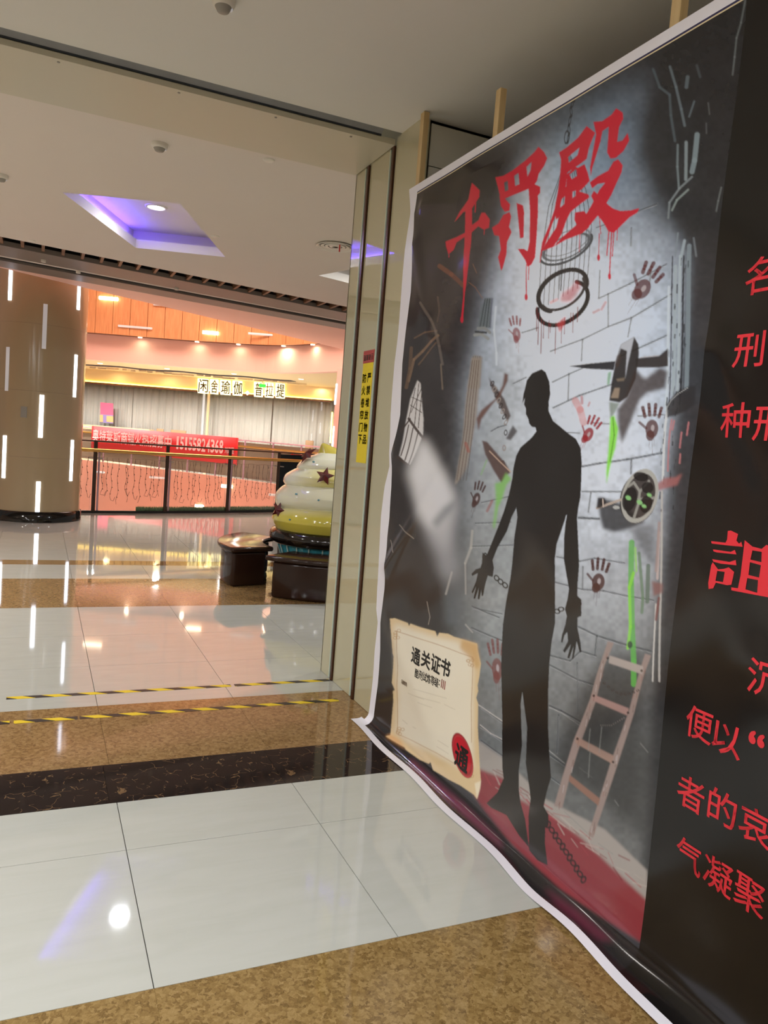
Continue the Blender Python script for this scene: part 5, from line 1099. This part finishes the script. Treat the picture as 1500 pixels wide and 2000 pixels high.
# title in dripping brush strokes
TR = (188, 34, 54)
TITLE = [
 ([(287, 605), (310, 628), (338, 655), (335, 700), (305, 745), (285, 775), (250, 790), (225, 800), (190, 840), (165, 865), (200, 800), (230, 760), (262, 715), (275, 650)], []),
 ([(105, 995), (180, 965), (240, 935), (280, 890), (330, 855), (350, 805), (375, 805), (410, 850), (405, 905), (370, 918), (330, 895), (280, 940), (235, 965), (180, 1000), (160, 1050), (125, 1080), (110, 1030)], []),
 ([(240, 790), (285, 775), (285, 1000), (275, 1130), (250, 1290), (235, 1360), (222, 1500), (218, 1528), (212, 1500), (228, 1360), (232, 1200), (235, 1000)], []),
 ([(445, 570), (500, 560), (560, 525), (640, 460), (700, 400), (725, 365), (760, 400), (780, 440), (760, 490), (725, 545), (715, 590), (690, 630), (640, 655), (560, 690), (505, 715), (480, 700), (465, 640)], [[(505, 605), (530, 592), (535, 655), (512, 665)], [(572, 560), (600, 540), (605, 615), (578, 628)], [(650, 500), (682, 465), (675, 520), (655, 565)]]),
 ([(475, 690), (505, 705), (545, 750), (540, 790), (510, 800), (485, 760)], []),
 ([(425, 905), (470, 875), (500, 820), (540, 800), (550, 830), (535, 900), (545, 920), (550, 935), (520, 1000), (515, 1080), (490, 1175), (480, 1190), (462, 1100), (480, 1050), (470, 960), (440, 955)], []),
 ([(585, 740), (625, 755), (632, 800), (628, 970), (605, 975), (598, 900)], []),
 ([(660, 620), (690, 610), (735, 630), (735, 670), (720, 690), (722, 800), (715, 960), (705, 1100), (680, 1150), (655, 1165), (640, 1120), (600, 1060), (590, 1045), (630, 1045), (655, 1060), (668, 1000), (670, 800)], []),
 ([(858, 400), (905, 372), (990, 305), (1050, 228), (1105, 272), (1085, 315), (1062, 372), (1045, 445), (1000, 480), (960, 505), (915, 535), (905, 620), (885, 690), (850, 790), (815, 880), (775, 1000), (750, 1060), (742, 1100), (735, 1100), (750, 1000), (790, 900), (830, 780), (850, 670), (865, 560), (872, 450)], [[(920, 432), (1000, 370), (985, 420), (925, 470)]]),
 ([(890, 560), (935, 530), (960, 490), (985, 505), (1030, 480), (1050, 540), (1060, 590), (1015, 640), (990, 660), (1050, 680), (1055, 700), (1000, 740), (940, 790), (880, 810), (840, 850), (830, 800), (860, 700), (880, 620)], [[(928, 550), (975, 512), (980, 556), (945, 580)], [(893, 585), (910, 578), (906, 628), (888, 640)], [(948, 662), (968, 655), (966, 690), (945, 705)], [(872, 715), (898, 692), (892, 745), (866, 768)]]),
 ([(870, 800), (940, 780), (905, 850), (870, 950), (820, 1030), (745, 1060), (790, 980), (840, 900), (855, 840)], []),
 ([(960, 800), (1020, 790), (1060, 850), (1050, 900), (1000, 940), (975, 890), (955, 850)], []),
 ([(1095, 200), (1150, 195), (1210, 150), (1240, 108), (1280, 135), (1283, 175), (1255, 230), (1240, 330), (1275, 320), (1310, 270), (1320, 320), (1280, 390), (1230, 435), (1195, 440), (1175, 400), (1185, 300), (1190, 230), (1150, 260), (1135, 330), (1110, 410), (1080, 500), (1068, 560), (1065, 500), (1085, 400), (1110, 280)], []),
 ([(1060, 600), (1110, 560), (1180, 520), (1215, 460), (1245, 445), (1275, 485), (1268, 530), (1235, 600), (1200, 680), (1165, 740), (1200, 770), (1260, 790), (1330, 785), (1385, 770), (1370, 800), (1320, 830), (1270, 880), (1215, 935), (1180, 925), (1150, 870), (1110, 820), (1060, 880), (1000, 940), (900, 980), (820, 1030), (880, 960), (970, 880), (1040, 800), (1085, 720), (1120, 650), (1160, 600), (1110, 610), (1075, 640)], []),
 ([(1066, 690), (1085, 655), (1120, 690), (1180, 750), (1220, 780), (1200, 930), (1150, 870), (1100, 760)], [])]
for p, hs in TITLE: poly(tr(C1, p), TR, 1.0, 0.5, [tr(C1, h) for h in hs])
for x0, y0, x1, y1, w in ((648, 1150, 645, 1375, 1.8), (665, 1150, 660, 1250, 1.5), (310, 740, 306, 800, 2), (1120, 830, 1130, 940, 1.5), (1184, 925, 1170, 1085, 2.2), (1202, 930, 1185, 1235, 2.2), (1217, 925, 1205, 1090, 1.8), (1120, 940, 1116, 1110, 1.5), (240, 1300, 220, 1520, 2.2), (990, 930, 985, 1060, 1.5), (745, 1050, 735, 1135, 1.6), (1240, 900, 1236, 985, 1.5), (130, 1060, 128, 1100, 1.4), (375, 905, 372, 950, 1.3)): line(tr(C1, [(x0, y0), (x1, y1)]), w, TR, 0.95, 0.7)
for x, y in ((1186, 1225), (644, 1365), (217, 1515), (1116, 1100)): ell(*C1(x, y), 2.8, 6.5, TR, 0, 0.95, 0.8)
PRINT_GAIN = 1.22
CV = CV*PRINT_GAIN; CV = np.clip(CV*np.minimum(1.0, 0.86/np.maximum(CV.max(-1, keepdims=True), 1e-6)), 0.004, 0.9)

def sample(px, py):
    x = np.clip(px-CX0-0.0, 0, CW-1.001); y = np.clip(py-CY0, 0, CH-1.001); xi, yi = x.astype(int), y.astype(int); fx, fy = (x-xi)[:, None], (y-yi)[:, None]
    return (CV[yi, xi]*(1-fx)+CV[yi, xi+1]*fx)*(1-fy)+(CV[yi+1, xi]*(1-fx)+CV[yi+1, xi+1]*fx)*fy
ban = thing('printed_banner', 'large glossy vinyl banner printed with a chained figure in a stone dungeon', 'banner', (XB, 2.2, 0))
def sheet_mesh(name, Yg, Tg, m, lift=0.0, colour=None, smooth=True):
    # Yg, Tg: 2D arrays (rows, cols)
    xr, z, xw = sheet(Yg, Tg); R, C = Yg.shape
    co = np.stack([xw-lift-XB, Yg-2.2, z+(lift if lift else 0)], -1).reshape(-1, 3).astype(np.float32)
    idx = np.arange(R*C).reshape(R, C); q = np.stack([idx[:-1, :-1], idx[1:, :-1], idx[1:, 1:], idx[:-1, 1:]], -1).reshape(-1, 4)
    me = bpy.data.meshes.new(name); me.vertices.add(len(co)); me.vertices.foreach_set('co', co.ravel())
    me.loops.add(q.size); me.loops.foreach_set('vertex_index', q.ravel().astype(np.int32)); me.polygons.add(len(q)); me.polygons.foreach_set('loop_start', np.arange(0, q.size, 4, dtype=np.int32))
    try: me.polygons.foreach_set('loop_total', np.full(len(q), 4, dtype=np.int32))
    except Exception: pass
    me.update(calc_edges=True); me.validate()
    me.polygons.foreach_set('use_smooth', np.ones(len(me.polygons), bool)); me.materials.append(m)
    if colour is not None:
        P = np.stack([xr, Yg, z], -1).reshape(-1, 3); u, v = project(P); c = np.concatenate([sample(u, v), np.ones((len(P), 1))], 1).astype(np.float32)
        a = me.color_attributes.new('paint', 'FLOAT_COLOR', 'POINT'); a.data.foreach_set('color', c.ravel())
    o = bpy.data.objects.new(name, me); COL.objects.link(o); o.parent = ban; BASE[o] = BASE[ban]; return o
M_PRINT = attr_mat('printed_vinyl', 'paint', 0.15, 0.5)
M_BLKVIN = mat('black_printed_vinyl', (20, 18, 18), 0.15, spec=0.5)
NR, NC = 880, 640
T = np.linspace(0, TT-0.052, NR)[:, None]; s = np.linspace(0, 1, NC)[None, :]
zt = sheet(np.zeros_like(T)+3, T)[1]; Yl = edge_i(zt); Yg = YSEAM+s*(Yl-YSEAM); Tg = np.broadcast_to(T, Yg.shape)
sheet_mesh('printed_scene', Yg, Tg.copy(), M_PRINT, colour=True)
# black lettered half
T2 = np.linspace(0, TT-0.052, 150)[:, None]; s2 = np.linspace(-0.9, YSEAM, 140)[None, :]
sheet_mesh('black_text_field', s2+0*T2, T2+0*s2, M_BLKVIN)
# white hems
Th = np.linspace(0.0, TT, 260)[:, None]; zt = sheet(np.zeros_like(Th)+3, Th)[1]; s = np.linspace(0, 1, 8)[None, :]
sheet_mesh('white_side_hem', edge_i(zt)+s*(edge_o(zt)-edge_i(zt)), Th+0*s, M_VINYL_W)
Tt = np.linspace(TT-0.040, TT, 5)[:, None]; st_ = np.linspace(-0.9, 3.99, 200)[None, :]
sheet_mesh('white_top_hem', st_+0*Tt, Tt+0*st_, M_VINYL_W)
for a, b, nm, m in ((0.047, 0.040, 'navy_line', mat('navy_print', (44, 40, 84), 0.3)), (0.052, 0.047, 'cream_line', mat('cream_print', (222, 206, 168), 0.3))):
    Tt = np.linspace(TT-a, TT-b, 2)[:, None]; sheet_mesh(nm, st_+0*Tt, Tt+0*st_, m)
Tf = np.linspace(-0.042, 0.0, 5)[:, None]; sf_ = np.linspace(-0.9, 4.08, 240)[None, :]
sheet_mesh('white_floor_hem', sf_+0*Tf, Tf+0*sf_, M_VINYL_W)
Tf = np.linspace(-0.042, 0.03, 6)[:, None]; sf_ = np.linspace(4.0, 4.115, 6)[None, :]
sheet_mesh('white_floor_hem', sf_+0*Tf, Tf+0*sf_, M_VINYL_W, lift=0.0006)
# lettering on the banner
def bfn(Y, Z, lift=0.0012):
    w = float(wave(np.array(Y), np.array(Z))); return Vector((XB-w-lift, Y, Z))
def btext(ch, px0, py0, w, h, m, bold=0.002, name='letter', lift=0.0012):
    # px0,py0: pixel of the upper left corner of the character
    p = at_x(px0, py0, XB); mb = MB(); put_glyph(mb, ch, 0, w, 0, h, lambda x, y: bfn(p.y-x, p.z-h+y, lift), bold); mb.build(name, m, ban)
for ch, px, py, w, h, b in (('名', 1464, 508, 0.098, 0.104, .0009), ('刑', 1444, 653, 0.10, 0.098, .0009), ('种', 1416, 788, 0.106, 0.100, .0009), ('刑', 1482, 793, 0.10, 0.098, .0009), ('沉', 1469, 1282, 0.10, 0.098, .0009),
                            ('便', 1347, 1373, 0.098, 0.098, .0009), ('以', 1398, 1402, 0.10, 0.092, .0009), ('“', 1468, 1426, 0.046, 0.032, .004), ('者', 1329, 1506, 0.104, 0.098, .0009), ('的', 1390, 1532, 0.096, 0.098, .0009), ('哀', 1449, 1565, 0.10, 0.098, .0009),
                            ('气', 1325, 1628, 0.096, 0.094, .0009), ('凝', 1378, 1662, 0.102, 0.096, .0009), ('聚', 1438, 1698, 0.10, 0.096, .0009)):
    btext(ch, px, py, w, h, M_REDTXT, b)
# heavy wood-cut heading character, cut by the frame in the photograph
ZU = [([(465, 285), (600, 300), (615, 270), (620, 185), (650, 182), (720, 215), (705, 280), (730, 310), (752, 290), (765, 340), (600, 325), (470, 308)], []), ([(483, 365), (650, 390), (690, 370), (706, 415), (520, 395), (490, 385)], []), ([(478, 460), (640, 488), (700, 468), (706, 520), (560, 505), (490, 485)], []),
      ([(470, 520), (485, 490), (535, 560), (590, 555), (635, 540), (685, 585), (660, 710), (620, 715), (515, 690), (490, 745), (445, 752), (442, 690)], [[(528, 575), (598, 585), (582, 685), (512, 672)]]),
      ([(785, 275), (860, 338), (950, 360), (1000, 320), (1090, 380), (1065, 600), (1060, 800), (1090, 815), (1090, 850), (990, 830), (660, 765), (658, 735), (720, 745), (745, 620)], [[(860, 375), (950, 390), (945, 490), (840, 465)], [(835, 490), (940, 520), (920, 640), (820, 615)], [(808, 645), (910, 665), (900, 790), (790, 755)]])]
for p, hs in ZU:
    bm = bmesh.new()
    for lp in [p]+hs:
        vs = [bm.verts.new(bfn(*(lambda q: (q.y, q.z))(at_x(1300+x/5, 1000+y/5, XB)))-Vector(BASE[ban])) for x, y in lp]
        for i in range(len(vs)): bm.edges.new((vs[i], vs[(i+1) % len(vs)]))
    bmesh.ops.triangle_fill(bm, use_beauty=True, edges=bm.edges[:]); me = bpy.data.meshes.new('heading_stroke'); bm.to_mesh(me); bm.free(); me.materials.append(M_REDTXT)
    o = bpy.data.objects.new('heading_stroke', me); COL.objects.link(o); o.parent = ban
for i, ch in enumerate('通关证书'):
    btext(ch, 805.5+i*18.4, 1262+i*6.9, 0.094, 0.083, M_BLKTXT, 0.0026, 'parchment_letter')
for i, ch in enumerate('酷刑试炼等级'):
    btext(ch, 811+i*7.6, 1305+i*3.3, 0.041, 0.046, M_BLKTXT, 0.0006, 'parchment_letter')
btext('：', 857, 1328, 0.008, 0.026, M_BLKTXT, 0.0008, 'parchment_letter'); btext('Ⅲ', 862, 1326, 0.04, 0.042, M_REDDK, 0.0004, 'parchment_letter')
btext('通', 892, 1450, 0.118, 0.104, M_BLKTXT, 0.0034, 'seal_letter')
for i in range(4): btext('玩家姓名'[i], 783.5+i*2.9, 1327+i*1.4, 0.017, 0.022, mat('brown_print', (120, 98, 76), 0.5), 0.0008, 'small_letter')
# wooden battens holding the banner
for k, (px, py, zt_, w) in enumerate(((828, 300, ZC-0.004, 0.022), (977, 255, 3.31, 0.02), (1330, 40, ZC-0.004, 0.022))):
    p = at_x(px, py, 1.895)
    tag(MB().box(1.868, 1.868+0.032, p.y-w, p.y+w, 0.0, zt_).build('wooden_batten', M_BATTEN), ['pale wooden batten against the cream column above the banner', 'short pale wooden batten rising above the banner near the red title', 'pale wooden batten above the banner at the top edge of the picture'][k], 'batten', 'battens behind the banner')
